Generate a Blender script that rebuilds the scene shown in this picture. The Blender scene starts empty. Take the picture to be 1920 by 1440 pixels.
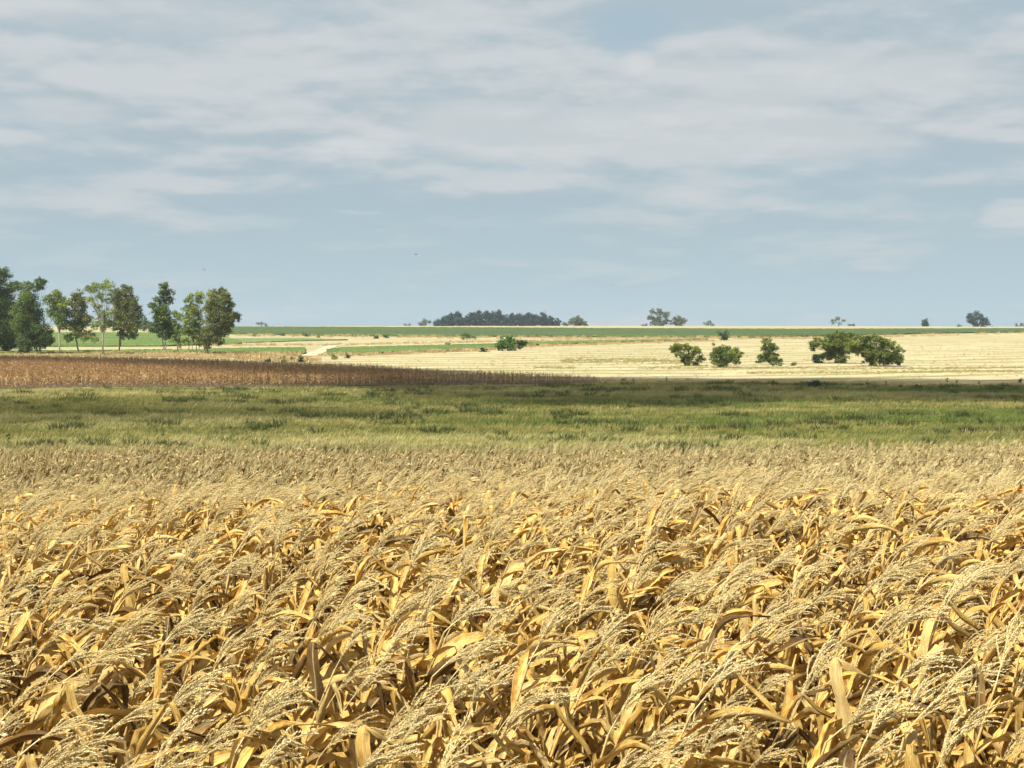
import bpy, math, random
import numpy as np
from mathutils import Vector

rng = np.random.default_rng(11)
random.seed(11)
SC = bpy.context.scene
COL = SC.collection
R = math.radians

# ------------------------------------------------------------------ camera, sky, sun, exposure
EYE = 4.1                      # eye height above the soil under the camera
F = 3000.0                     # focal length in pixels of the 1920 px wide photograph
PITCH = math.atan(115 / F)
cam = bpy.data.cameras.new('camera')
cam.sensor_width = 36
cam.lens = 36 * F / 1920
cam.clip_start = 0.1
cam.clip_end = 20000
camo = bpy.data.objects.new('camera', cam)
COL.objects.link(camo)
camo.location = (0, 0, EYE)
camo.rotation_euler = (math.pi / 2 - PITCH, 0, 0)
SC.camera = camo
SC.view_settings.view_transform = 'Standard'
SC.view_settings.look = 'None'
SC.view_settings.exposure = 1.12
SC.view_settings.gamma = 1
SC.render.film_transparent = False
try:
    SC.cycles.use_denoising = True
    SC.cycles.denoiser = 'OPENIMAGEDENOISE'
    SC.cycles.diffuse_bounces = 2
    SC.cycles.max_bounces = 8
    SC.cycles.transparent_max_bounces = 8
except Exception:
    pass

SUN_EL, SUN_AZ = R(56), R(-128)     # azimuth from +Y towards +X: the sun stands behind the left shoulder
SDIR = Vector((math.sin(SUN_AZ) * math.cos(SUN_EL), math.cos(SUN_AZ) * math.cos(SUN_EL), math.sin(SUN_EL)))
sl = bpy.data.lights.new('sun', 'SUN')
sl.energy = 5.0
sl.angle = R(0.53)
sl.color = (1.0, 0.935, 0.81)
so = bpy.data.objects.new('sun', sl)
COL.objects.link(so)
so.rotation_euler = SDIR.to_track_quat('Z', 'Y').to_euler()


class NT:
    """tiny node helper"""
    def __init__(s, tree):
        s.t = tree
        s.n = tree.nodes
        s.l = tree.links

    def node(s, typ, ins=None, **props):
        nd = s.n.new(typ)
        for k, v in props.items():
            setattr(nd, k, v)
        for k, v in (ins or {}).items():
            s.set(nd.inputs[k], v)
        return nd

    def set(s, sock, v):
        if isinstance(v, bpy.types.NodeSocket):
            s.l.new(v, sock)
        elif isinstance(v, (tuple, list)) and len(v) == 3 and sock.type == 'RGBA':
            sock.default_value = (*v, 1)
        else:
            sock.default_value = v

    def math(s, op, a, b=0.0, c=0.0, clamp=False):
        nd = s.n.new('ShaderNodeMath')
        nd.operation = op
        nd.use_clamp = clamp
        s.set(nd.inputs[0], a)
        s.set(nd.inputs[1], b)
        s.set(nd.inputs[2], c)
        return nd.outputs[0]

    def mix(s, f, a, b, mode='MIX'):
        nd = s.n.new('ShaderNodeMix')
        nd.data_type = 'RGBA'
        nd.blend_type = mode
        nd.clamp_factor = True
        s.set(nd.inputs[0], f)
        s.set(nd.inputs[6], a)
        s.set(nd.inputs[7], b)
        return nd.outputs[2]

    def noise(s, vec, scale, detail=4, rough=0.55, w=None, dist=0.0):
        nd = s.n.new('ShaderNodeTexNoise')
        s.set(nd.inputs['Vector'], vec)
        nd.inputs['Scale'].default_value = scale
        nd.inputs['Detail'].default_value = detail
        nd.inputs['Roughness'].default_value = rough
        nd.inputs['Distortion'].default_value = dist
        return nd.outputs[0]

    def ramp(s, f, a, b, lo=0.0, hi=1.0):
        nd = s.n.new('ShaderNodeMapRange')
        nd.interpolation_type = 'SMOOTHSTEP'
        s.set(nd.inputs[0], f)
        s.set(nd.inputs[1], a)
        s.set(nd.inputs[2], b)
        s.set(nd.inputs[3], lo)
        s.set(nd.inputs[4], hi)
        return nd.outputs[0]

    def vmul(s, v, xyz):
        nd = s.n.new('ShaderNodeVectorMath')
        nd.operation = 'MULTIPLY'
        s.set(nd.inputs[0], v)
        s.set(nd.inputs[1], xyz)
        return nd.outputs[0]

    def comb(s, x, y, z):
        nd = s.n.new('ShaderNodeCombineXYZ')
        s.set(nd.inputs[0], x)
        s.set(nd.inputs[1], y)
        s.set(nd.inputs[2], z)
        return nd.outputs[0]


# ---- world: Nishita sky behind a broken deck of stratocumulus, laid out by direction
W = bpy.data.worlds.new("World")
SC.world = W
W.use_nodes = True
W.node_tree.nodes.clear()
w = NT(W.node_tree)
sky = w.node('ShaderNodeTexSky', sky_type='NISHITA', sun_disc=False)
sky.sun_elevation = SUN_EL
sky.sun_rotation = SUN_AZ
sky.altitude = 100
sky.air_density = 1.0
sky.dust_density = 0.6
tc = w.node('ShaderNodeTexCoord')
sep = w.node('ShaderNodeSeparateXYZ', {0: tc.outputs['Generated']})
X, Y, Z = sep.outputs
zz = w.math('ADD', w.math('MAXIMUM', Z, 0.0), 0.165)
qx = w.math('DIVIDE', X, zz)
qy = w.math('DIVIDE', Y, zz)
q = w.comb(qx, qy, 9.4)
AZ = w.math('ARCTAN2', X, Y)
EL = w.math('ARCSINE', w.math('MAXIMUM', w.math('MINIMUM', Z, 1.0), -1.0))
big = w.noise(q, 1.2, 3, 0.5)
mid = w.noise(q, 2.7, 8, 0.52, dist=0.1)
q2 = w.comb(w.math('ADD', qx, 7.1), w.math('MULTIPLY', qy, 1.2), 5.0)
fine = w.noise(q2, 2.6, 9, 0.55, dist=0.2)
blue = w.mix(0.86, w.vmul(sky.outputs[0], (0.10, 0.10, 0.10)), (0.42, 0.545, 0.62))
hz = w.ramp(EL, 0.0, 0.085)
blue = w.mix(hz, (0.475, 0.615, 0.685), blue)
dens = w.math('ADD', w.math('MULTIPLY', big, 0.55), w.math('MULTIPLY', mid, 0.75))
dens = w.math('ADD', dens, w.ramp(EL, 0.045, 0.135, -0.22, 0.12))
# the one clear window in the deck, right of the centre
dx = w.math('MULTIPLY', w.math('SUBTRACT', AZ, 0.068), 1 / 0.030)
dy = w.math('MULTIPLY', w.math('SUBTRACT', EL, 0.176), 1 / 0.020)
rr = w.math('SQRT', w.math('ADD', w.math('MULTIPLY', dx, dx), w.math('MULTIPLY', dy, dy)))
hole = w.ramp(w.math('ADD', rr, w.math('MULTIPLY', mid, 1.2)), 0.7, 1.9, 1.0, 0.0)
dens = w.math('SUBTRACT', dens, w.math('MULTIPLY', hole, 0.30))
def puff(a0, e0, ra, re):
    u_ = w.math('MULTIPLY', w.math('SUBTRACT', AZ, a0), 1 / ra)
    v_ = w.math('MULTIPLY', w.math('SUBTRACT', EL, e0), 1 / re)
    d_ = w.math('SQRT', w.math('ADD', w.math('MULTIPLY', u_, u_), w.math('MULTIPLY', v_, v_)))
    return w.ramp(w.math('ADD', d_, w.math('MULTIPLY', w.math('SUBTRACT', mid, 0.5), 5.5)), 0.35, 1.35, 1.0, 0.0)
lit = puff(0.075, 0.118, 0.17, 0.016)
for p_ in ((-0.01, 0.128, 0.05, 0.012), (0.115, 0.077, 0.028, 0.008), (0.312, 0.063, 0.018, 0.006), (-0.225, 0.140, 0.06, 0.014), (-0.27, 0.188, 0.07, 0.012), (0.078, 0.158, 0.010, 0.006), (0.20, 0.150, 0.10, 0.014)):
    lit = w.math('MAXIMUM', lit, puff(*p_))
dens = w.math('ADD', dens, w.math('MULTIPLY', lit, 0.10))
cov = w.ramp(dens, 0.34, 0.80)
z2 = w.math('ADD', zz, 0.0075)
qr = w.comb(w.math('DIVIDE', X, z2), w.math('DIVIDE', Y, z2), 9.4)
mid_up = w.noise(qr, 2.7, 8, 0.52, dist=0.1)
relief = w.math('MULTIPLY', w.math('SUBTRACT', mid, mid_up), 1.7)
shade = w.ramp(w.math('ADD', w.math('ADD', w.math('MULTIPLY', big, 0.5), w.math('MULTIPLY', mid, 0.5)), relief), 0.30, 0.74)
ccol = w.mix(shade, (0.45, 0.535, 0.59), (0.64, 0.67, 0.685))
# lit streaks
st = w.ramp(fine, 0.50, 0.70)
band = w.math('MULTIPLY', w.ramp(EL, 0.045, 0.10), w.ramp(EL, 0.145, 0.20, 1.0, 0.45))
ccol = w.mix(w.math('MULTIPLY', w.math('MULTIPLY', st, band), 0.30), ccol, (0.76, 0.765, 0.755))
col = w.mix(w.math('MULTIPLY', cov, 0.88), blue, ccol)
col = w.mix(w.math('MULTIPLY', lit, 0.50), col, (0.70, 0.715, 0.715))
# small bright scraps low in the sky
wisp = w.math('MULTIPLY', w.ramp(fine, 0.60, 0.74), w.math('MULTIPLY', w.ramp(EL, 0.035, 0.07), w.ramp(EL, 0.10, 0.13, 1.0, 0.0)))
col = w.mix(w.math('MULTIPLY', wisp, 0.45), col, (0.72, 0.74, 0.75))
bg = w.node('ShaderNodeBackground', {'Color': col, 'Strength': 0.455})
wo = w.node('ShaderNodeOutputWorld', {'Surface': bg.outputs[0]})

# ------------------------------------------------------------------ terrain
PD = np.array([-400, 0, 7, 14, 19, 22, 25, 31, 42, 60, 80, 110, 150, 190, 216, 250, 300, 350, 430, 520, 650, 850, 1100, 1500, 1900, 2600, 5000, 9000.])
PZ = np.array([-4.1, -4.1, -4.12, -4.20, -4.34, -4.56, -5.0, -6.1, -7.08, -7.68, -8.28, -8.62, -8.6, -8.3, -8.25, -8.2, -8.1, -7.9, -7.55, -7.0, -6.2, -5.2, -4.3, -3.5, -4.6, -12, -40, -90.])
def _slopes():
    h = np.diff(PD); s = np.diff(PZ) / h
    m = np.zeros(len(PD)); m[0], m[-1] = s[0], s[-1]
    m[1:-1] = (s[:-1] * h[1:] + s[1:] * h[:-1]) / (h[1:] + h[:-1])
    return m
PM = _slopes()
def zg(x, y):
    x = np.asarray(x, float); y = np.asarray(y, float)
    i = np.clip(np.searchsorted(PD, y) - 1, 0, len(PD) - 2)
    h = PD[i + 1] - PD[i]
    t = np.clip((y - PD[i]) / h, 0, 1)
    z = (2*t**3 - 3*t**2 + 1) * PZ[i] + (t**3 - 2*t**2 + t) * h * PM[i] + (-2*t**3 + 3*t**2) * PZ[i+1] + (t**3 - t**2) * h * PM[i+1]
    a = np.clip(y / 1500, 0, 1)
    z = z + EYE + a * 0.5 * np.sin(x / 190 + 1.3) + 0.10 * np.clip(y / 60, 0, 1) * np.sin(x / 13 + y / 31) \
        + 0.16 * np.clip((y - 12) / 20, 0, 1) * np.sin(x / 4.7 + 0.8) * np.clip((40 - y) / 15, 0, 1)
    return z

CP, SP = math.cos(PITCH), math.sin(PITCH)
def ray(px, py):
    a = (px - 960) / F; b = -(py - 720) / F
    return np.array([a, CP + b * SP, -SP + b * CP])
_steps = np.geomspace(4, 1560, 2600)
def hit(px, py, h=0.0):
    """where the line of sight through a photo pixel meets the ground (or a crop h metres tall)"""
    d = ray(px, py); d = d / d[1]
    gap = EYE + d[2] * _steps - zg(d[0] * _steps, _steps) - h
    k = np.nonzero(gap <= 0)[0]
    y = _steps[k[0]] if len(k) else _steps[np.argmin(gap / _steps)]
    return d[0] * y, y
def at(px, py, y):
    d = ray(px, py); d = d / d[1]
    return np.array([d[0] * y, y, EYE + d[2] * y])
def pix(x, y):
    """photo column of a ground point (near enough)"""
    return 960 + F * x / (y * CP + SP * 5)


# ------------------------------------------------------------------ mesh helpers
class MB:
    def __init__(s):
        s.v = []; s.f = []; s.a = []; s.n = 0; s.m = []
    def add(s, verts, faces, attr=None, mat=0):
        verts = np.asarray(verts, float).reshape(-1, 3)
        faces = np.asarray(faces, int)
        if attr is None:
            attr = np.zeros((len(verts), 3))
        attr = np.broadcast_to(np.asarray(attr, float), (len(verts), 3))
        s.v.append(verts); s.a.append(attr)
        s.f.append(faces + s.n); s.n += len(verts)
        s.m.append(np.full(len(faces), mat))
    def merge(s, o, mat=0):
        for v, f, a in zip(o.v, o.f, o.a):
            s.v.append(v); s.a.append(a); s.m.append(np.full(len(f), mat))
            s.f.append(f + s.n)
        s.n += o.n
    def mesh(s, name, mats, smooth=True):
        me = bpy.data.meshes.new(name)
        V = np.concatenate(s.v); A = np.concatenate(s.a)
        me.vertices.add(len(V)); me.vertices.foreach_set('co', V.astype(np.float32).ravel())
        loops = np.concatenate([f.ravel() for f in s.f])
        tot = np.concatenate([np.full(len(f), f.shape[1]) for f in s.f])
        st = np.concatenate([[0], np.cumsum(tot)[:-1]])
        me.loops.add(len(loops)); me.loops.foreach_set('vertex_index', loops.astype(np.int32))
        me.polygons.add(len(tot)); me.polygons.foreach_set('loop_start', st.astype(np.int32))
        me.polygons.foreach_set('loop_total', tot.astype(np.int32))
        me.polygons.foreach_set('material_index', np.concatenate(s.m).astype(np.int32))
        me.polygons.foreach_set('use_smooth', np.full(len(tot), smooth))
        at_ = me.attributes.new('co2', 'FLOAT_VECTOR', 'POINT')
        at_.data.foreach_set('vector', A.astype(np.float32).ravel())
        me.update(calc_edges=True)
        for m in (mats if isinstance(mats, (list, tuple)) else [mats]):
            me.materials.append(m)
        return me

def obj(name, me, parent=None, loc=None):
    o = bpy.data.objects.new(name, me)
    COL.objects.link(o)
    if parent: o.parent = parent
    if loc is not None: o.location = loc
    return o

def tag(o, label=None, cat=None, group=None, kind=None):
    if label: o['label'] = label
    if cat: o['category'] = cat
    if group: o['group'] = group
    if kind: o['kind'] = kind
    return o

def norm(v):
    return v / max(1e-9, np.linalg.norm(v))

def tube(mb, pts, rad, sides=5, attr=None, mat=0):
    pts = np.asarray(pts, float); n = len(pts)
    rad = np.broadcast_to(rad, (n,))
    tg = np.gradient(pts, axis=0)
    V = []
    ref = np.array([0.31, 0.2, 0.1]) if abs(norm(tg[0])[2]) > .8 else np.array([0, 0, 1.])
    u = norm(np.cross(tg[0], ref))
    ang = np.arange(sides) * 2 * math.pi / sides
    for i in range(n):
        t = norm(tg[i]); u = norm(u - t * np.dot(u, t)); b = np.cross(t, u)
        V.append(pts[i] + rad[i] * (np.cos(ang)[:, None] * u + np.sin(ang)[:, None] * b))
    V = np.concatenate(V)
    fs = []
    for i in range(n - 1):
        for k in range(sides):
            k2 = (k + 1) % sides
            fs.append((i*sides+k, i*sides+k2, (i+1)*sides+k2, (i+1)*sides+k))
    if attr is None:
        attr = np.zeros((len(V), 3))
    mb.add(V, fs, attr, mat)

# ------------------------------------------------------------------ materials
def new_mat(name):
    m = bpy.data.materials.new(name); m.use_nodes = True
    m.node_tree.nodes.clear()
    return m, NT(m.node_tree)

ALB = 0.76
def finish(t, col, rough=0.75, transl=0.0, spec=0.3, bump=None, bstr=0.4, bdist=0.02, tcol=None):
    col = t.vmul(col, (ALB, ALB, ALB)) if not isinstance(col, tuple) else col
    ins = {'Base Color': col, 'Roughness': rough, 'Specular IOR Level': spec}
    p = t.node('ShaderNodeBsdfPrincipled', ins)
    if bump is not None:
        b = t.node('ShaderNodeBump', {'Height': bump, 'Strength': bstr, 'Distance': bdist})
        t.l.new(b.outputs[0], p.inputs['Normal'])
    out = p.outputs[0]
    if transl > 0:
        tr = t.node('ShaderNodeBsdfTranslucent', {'Color': tcol if tcol is not None else col})
        mx = t.node('ShaderNodeMixShader', {0: transl, 1: out, 2: tr.outputs[0]})
        out = mx.outputs[0]
    t.node('ShaderNodeOutputMaterial', {'Surface': out})

def attr(t, name='co2'):
    a = t.node('ShaderNodeAttribute', attribute_name=name)
    s = t.node('ShaderNodeSeparateXYZ', {0: a.outputs['Vector']})
    return a.outputs['Vector'], s.outputs[0], s.outputs[1], s.outputs[2]

def mat_maize_leaf(name, pale, gold, rust, dark, gain=1.0):
    m, t = new_mat(name)
    v, u, s, r = attr(t)                 # u across, s metres along, r random per leaf
    oi = t.node('ShaderNodeObjectInfo')
    rnd = t.math('FRACT', t.math('ADD', t.math('MULTIPLY', r, 7.31), t.math('MULTIPLY', oi.outputs['Random'], 3.7)))
    co = t.comb(t.math('MULTIPLY', u, 9.0), t.math('MULTIPLY', s, 5.0), t.math('MULTIPLY', rnd, 40.0))
    streak = t.noise(co, 1.6, 4, 0.6)
    blot = t.noise(t.comb(u, t.math('MULTIPLY', s, 9.0), t.math('MULTIPLY', rnd, 91.0)), 0.9, 4, 0.6)
    fine = t.noise(t.comb(t.math('MULTIPLY', u, 26.0), t.math('MULTIPLY', s, 8.0), rnd), 1.5, 2, 0.5)
    c = t.mix(t.ramp(streak, 0.40, 0.66), gold, pale)
    c = t.mix(t.math('MULTIPLY', t.ramp(blot, 0.50, 0.64), 0.85), c, rust)
    c = t.mix(t.math('MULTIPLY', t.ramp(rnd, 0.78, 0.92), 0.85), c, dark)
    c = t.mix(t.math('MULTIPLY', t.ramp(rnd, 0.22, 0.0), 0.6), c, pale)
    rib = t.ramp(t.math('ABSOLUTE', u), 0.05, 0.14, 0.55, 0.0)
    c = t.mix(rib, c, pale)
    c = t.mix(t.math('MULTIPLY', t.ramp(fine, 0.45, 0.62), 0.30), c, dark)
    h = t.math('ADD', fine, t.math('MULTIPLY', streak, 0.6))
    finish(t, c, 0.5, 0.08, 0.35, h, 0.9, 0.008, t.vmul(c, (0.9, 0.65, 0.45)))
    return m

def mat_simple(name, a, b, scale=8.0, rough=0.8, transl=0.0, world=False, rmix=0.5, bstr=0.4, bdist=0.01):
    m, t = new_mat(name)
    if world:
        vec = t.node('ShaderNodeNewGeometry').outputs['Position']
    else:
        vec = t.node('ShaderNodeTexCoord').outputs['Object']
    n = t.noise(vec, scale, 5, 0.6)
    oi = t.node('ShaderNodeObjectInfo')
    f = t.math('ADD', t.ramp(n, 0.3, 0.7), t.math('MULTIPLY', t.math('SUBTRACT', oi.outputs['Random'], 0.5), rmix), clamp=True)
    finish(t, t.mix(f, a, b), rough, transl, 0.25, n, bstr, bdist)
    return m

M = {}
M['leaf'] = mat_maize_leaf('dry_maize_leaf', (1.0, 0.80, 0.38), (0.95, 0.57, 0.07), (0.58, 0.25, 0.02), (0.08, 0.035, 0.01))
M['tassel'] = mat_simple('dry_tassel', (0.86, 0.68, 0.31), (1.0, 0.88, 0.52), 40, 0.65, 0.28)
M['stalk'] = mat_simple('maize_stalk', (0.46, 0.31, 0.10), (0.66, 0.48, 0.20), 20, 0.6)
M['husk'] = mat_simple('maize_husk', (0.70, 0.52, 0.26), (0.82, 0.68, 0.42), 14, 0.7)
M['far_leaf'] = mat_maize_leaf('dry_maize_leaf_slope', (0.66, 0.53, 0.26), (0.55, 0.40, 0.14), (0.36, 0.21, 0.07), (0.08, 0.045, 0.02))
M['far_tassel'] = mat_simple('dry_tassel_slope', (0.50, 0.41, 0.18), (0.84, 0.71, 0.38), 6, 0.8, 0.15)
M['russet_leaf'] = mat_maize_leaf('russet_maize_leaf', (0.64, 0.43, 0.18), (0.45, 0.26, 0.085), (0.24, 0.12, 0.04), (0.07, 0.04, 0.018))
M['russet_tassel'] = mat_simple('russet_tassel', (0.32, 0.18, 0.07), (0.50, 0.30, 0.12), 30, 0.8, 0.1)
M['soil'] = mat_simple('field_soil', (0.075, 0.045, 0.025), (0.20, 0.13, 0.07), 3.0, 0.95, world=True, bstr=0.8, bdist=0.05)

# ground beyond the valley: cut hay with swaths, thin regrowth
m, t = new_mat('stubble_ground'); M['stubble'] = m
P = t.node('ShaderNodeNewGeometry').outputs['Position']
s_ = t.node('ShaderNodeSeparateXYZ', {0: P})
px_, py_ = s_.outputs[0], s_.outputs[1]
# rows run across the view and drift away to the right
along = t.math('ADD', px_, t.math('MULTIPLY', py_, 0.45))
across = t.math('SUBTRACT', py_, t.math('MULTIPLY', px_, 0.42))
across = t.math('ADD', across, t.math('MULTIPLY', t.noise(t.vmul(P, (0.01, 0.01, 0)), 1.0, 2), 22.0))
sw = t.math('SINE', t.math('MULTIPLY', across, 2 * math.pi / 17.0))
n1 = t.noise(t.comb(t.math('MULTIPLY', along, 0.022), t.math('MULTIPLY', across, 0.11), 0.0), 1.0, 5, 0.6)
n2 = t.noise(t.comb(t.math('MULTIPLY', along, 0.12), t.math('MULTIPLY', across, 0.35), 3.0), 1.0, 4, 0.65)
n3 = t.noise(t.vmul(P, (0.011, 0.035, 0)), 1.0, 4, 0.6)
c = t.mix(t.ramp(n2, 0.32, 0.68), (0.33, 0.285, 0.15), (0.52, 0.46, 0.285))
dk = t.math('MULTIPLY', t.ramp(t.math('ADD', sw, t.math('MULTIPLY', t.math('SUBTRACT', n1, 0.5), 4.5)), 0.1, 1.2), 0.9)
c = t.mix(dk, c, (0.22, 0.19, 0.08))
c = t.mix(t.math('MULTIPLY', t.ramp(n3, 0.53, 0.66), 0.6), c, (0.25, 0.27, 0.09))
finish(t, c, 0.9, 0, 0.15, n2, 0.6, 0.15)

def mat_grass(name, cols, transl=0.25, sx=0.02, sy=0.06, jitter=0.35, rough=0.75):
    m, t = new_mat(name)
    P = t.node('ShaderNodeNewGeometry').outputs['Position']
    a, u, v, r = attr(t)
    oi = t.node('ShaderNodeObjectInfo')
    n1 = t.noise(t.vmul(P, (sx * 2, sy * 2, 0)), 1.0, 4, 0.65)
    n2 = t.noise(t.vmul(P, (sx * 9, sy * 9, 4)), 1.0, 5, 0.7)
    j = t.math('MULTIPLY', t.math('SUBTRACT', oi.outputs['Random'], 0.5), jitter)
    f1 = t.ramp(t.math('ADD', n1, t.math('MULTIPLY', j, 0.3)), 0.38, 0.62)
    f2 = t.ramp(t.math('ADD', n2, t.math('MULTIPLY', j, 0.6)), 0.42, 0.66)
    c = t.mix(f1, cols[0], cols[1])
    c = t.mix(f2, c, cols[2])
    c = t.mix(t.math('MULTIPLY', t.ramp(oi.outputs['Random'], 0.75, 1.0), 0.7), c, cols[3])
    c = t.mix(t.math('MULTIPLY', v, 0.35), c, cols[3])
    finish(t, c, rough, transl, 0.2)
    return m
M['grass'] = mat_grass('pasture_grass', [(0.215, 0.215, 0.042), (0.385, 0.355, 0.095), (0.072, 0.096, 0.022), (0.528, 0.456, 0.180)])
M['grass_lush'] = mat_grass('lush_grass', [(0.102, 0.174, 0.024), (0.180, 0.240, 0.038), (0.060, 0.108, 0.019), (0.264, 0.288, 0.084)])
M['tussock'] = mat_grass('tussock_grass', [(0.07, 0.105, 0.022), (0.11, 0.145, 0.032), (0.045, 0.07, 0.015), (0.20, 0.20, 0.07)])
M['grass_dry'] = mat_grass('dry_grass', [(0.62, 0.47, 0.22), (0.55, 0.38, 0.15), (0.40, 0.28, 0.12), (0.72, 0.58, 0.34)], 0.15)
M['grass_pale'] = mat_grass('pale_grass', [(0.360, 0.348, 0.102), (0.504, 0.444, 0.168), (0.168, 0.180, 0.048), (0.672, 0.576, 0.276)])
m, t = new_mat('pasture_ground'); M['pasture'] = m
P = t.node('ShaderNodeNewGeometry').outputs['Position']
n1 = t.noise(t.vmul(P, (0.02, 0.06, 0)), 1.0, 5, 0.65)
n2 = t.noise(P, 0.8, 5, 0.65)
c = t.mix(t.ramp(n1, 0.38, 0.62), (0.09, 0.12, 0.028), (0.17, 0.175, 0.06))
c = t.mix(t.ramp(n2, 0.5, 0.7), c, (0.06, 0.07, 0.022))
finish(t, c, 0.95, 0, 0.1, n2, 0.8, 0.1)

def mat_crop(name, a, b, c3, sc=0.25):
    m, t = new_mat(name)
    P = t.node('ShaderNodeNewGeometry').outputs['Position']
    n1 = t.noise(t.vmul(P, (0.012, 0.03, 0)), 1.0, 4, 0.6)
    n2 = t.noise(t.vmul(P, (1, 1, 1)), sc, 5, 0.7)
    c = t.mix(t.ramp(n1, 0.38, 0.62), a, b)
    c = t.mix(t.ramp(n2, 0.52, 0.72), c, c3)
    finish(t, c, 0.85, 0, 0.2, n2, 1.0, 0.5)
    return m
M['crop_dark'] = mat_crop('dark_green_crop', (0.048, 0.082, 0.016), (0.070, 0.11, 0.022), (0.034, 0.060, 0.014))
M['crop_mid'] = mat_crop('bright_green_crop', (0.085, 0.145, 0.026), (0.13, 0.185, 0.040), (0.06, 0.105, 0.018))
M['crop_pale'] = mat_crop('striped_green_crop', (0.12, 0.19, 0.055), (0.20, 0.24, 0.10), (0.10, 0.15, 0.04))
M['path'] = mat_simple('dirt_path', (0.50, 0.40, 0.26), (0.62, 0.51, 0.35), 0.4, 0.95, world=True)

def mat_foliage(name, dark, midc, light, transl=0.22):
    m, t = new_mat(name)
    a, u, v, r = attr(t)      # u: clump value, v: leaf random
    f = t.math('ADD', t.math('MULTIPLY', u, 0.72), t.math('MULTIPLY', v, 0.28))
    c = t.mix(t.ramp(f, 0.15, 0.5), dark, midc)
    c = t.mix(t.ramp(f, 0.5, 0.85), c, light)
    finish(t, c, 0.6, transl, 0.3)
    return m
M['fol_dark'] = mat_foliage('dark_foliage', (0.035, 0.08, 0.020), (0.095, 0.16, 0.035), (0.23, 0.30, 0.055))
M['fol_euc'] = mat_foliage('eucalypt_foliage', (0.088, 0.149, 0.038), (0.210, 0.298, 0.056), (0.420, 0.455, 0.079))
M['fol_brown'] = mat_foliage('browning_foliage', (0.060, 0.092, 0.028), (0.165, 0.195, 0.048), (0.36, 0.35, 0.085))
M['fol_willow'] = mat_foliage('olive_foliage', (0.070, 0.105, 0.025), (0.158, 0.210, 0.038), (0.315, 0.341, 0.061))
M['fol_bush'] = mat_foliage('bush_foliage', (0.051, 0.128, 0.025), (0.102, 0.212, 0.037), (0.187, 0.323, 0.060))
M['fol_grove'] = mat_foliage('grove_foliage', (0.012, 0.040, 0.038), (0.024, 0.066, 0.056), (0.048, 0.105, 0.075), 0.1)
M['fol_far'] = mat_foliage('far_olive_foliage', (0.068, 0.098, 0.053), (0.128, 0.165, 0.075), (0.195, 0.225, 0.105), 0.15)
M['fol_weed'] = mat_foliage('weed_foliage', (0.012, 0.035, 0.014), (0.025, 0.06, 0.02), (0.05, 0.09, 0.03), 0.1)
M['fol_pasture'] = mat_foliage('pasture_weed_foliage', (0.033, 0.072, 0.021), (0.058, 0.111, 0.029), (0.098, 0.156, 0.039), 0.15)
M['bark'] = mat_simple('dark_bark', (0.055, 0.04, 0.028), (0.16, 0.125, 0.09), 2.0, 0.9, bdist=0.05)
M['bark_pale'] = mat_simple('pale_bark', (0.28, 0.24, 0.18), (0.52, 0.47, 0.38), 1.2, 0.85, bdist=0.04)
M['feather'] = mat_simple('bird_feathers', (0.03, 0.03, 0.03), (0.07, 0.065, 0.06), 20, 0.8)

# ------------------------------------------------------------------ the ground
def ground():
    ys = np.concatenate([np.linspace(-300, 0, 10)[:-1], np.linspace(0, 120, 121), np.linspace(122, 360, 100), np.geomspace(364, 9000, 150)])
    xs = np.concatenate([-np.geomspace(60, 9000, 50)[::-1], np.linspace(-58, 58, 90), np.geomspace(60, 9000, 50)])
    Xg, Yg = np.meshgrid(xs, ys)
    Zg = zg(Xg, Yg)
    V = np.stack([Xg, Yg, Zg], -1).reshape(-1, 3)
    nx, ny = len(xs), len(ys)
    i, j = np.meshgrid(np.arange(nx - 1), np.arange(ny - 1))
    a = (j * nx + i).ravel()
    mb = MB(); mb.add(V, np.stack([a, a + 1, a + nx + 1, a + nx], 1))
    tag(obj('ground', mb.mesh('ground', M['stubble'])), kind='structure')
ground()

EX = [-700, 2620]
def curve(pts, h=0.0):
    """a boundary traced as photo pixels -> (photo column -> distance) on the real ground"""
    pts = sorted(pts)
    xs = np.arange(-700, 2621, 20.)
    yy = np.interp(xs, [p[0] for p in pts], [p[1] for p in pts])
    d = np.array([hit(a, b, h)[1] for a, b in zip(xs, yy)])
    return xs, d
def dist_at(cv, px):
    return np.interp(px, cv[0], cv[1])

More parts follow.
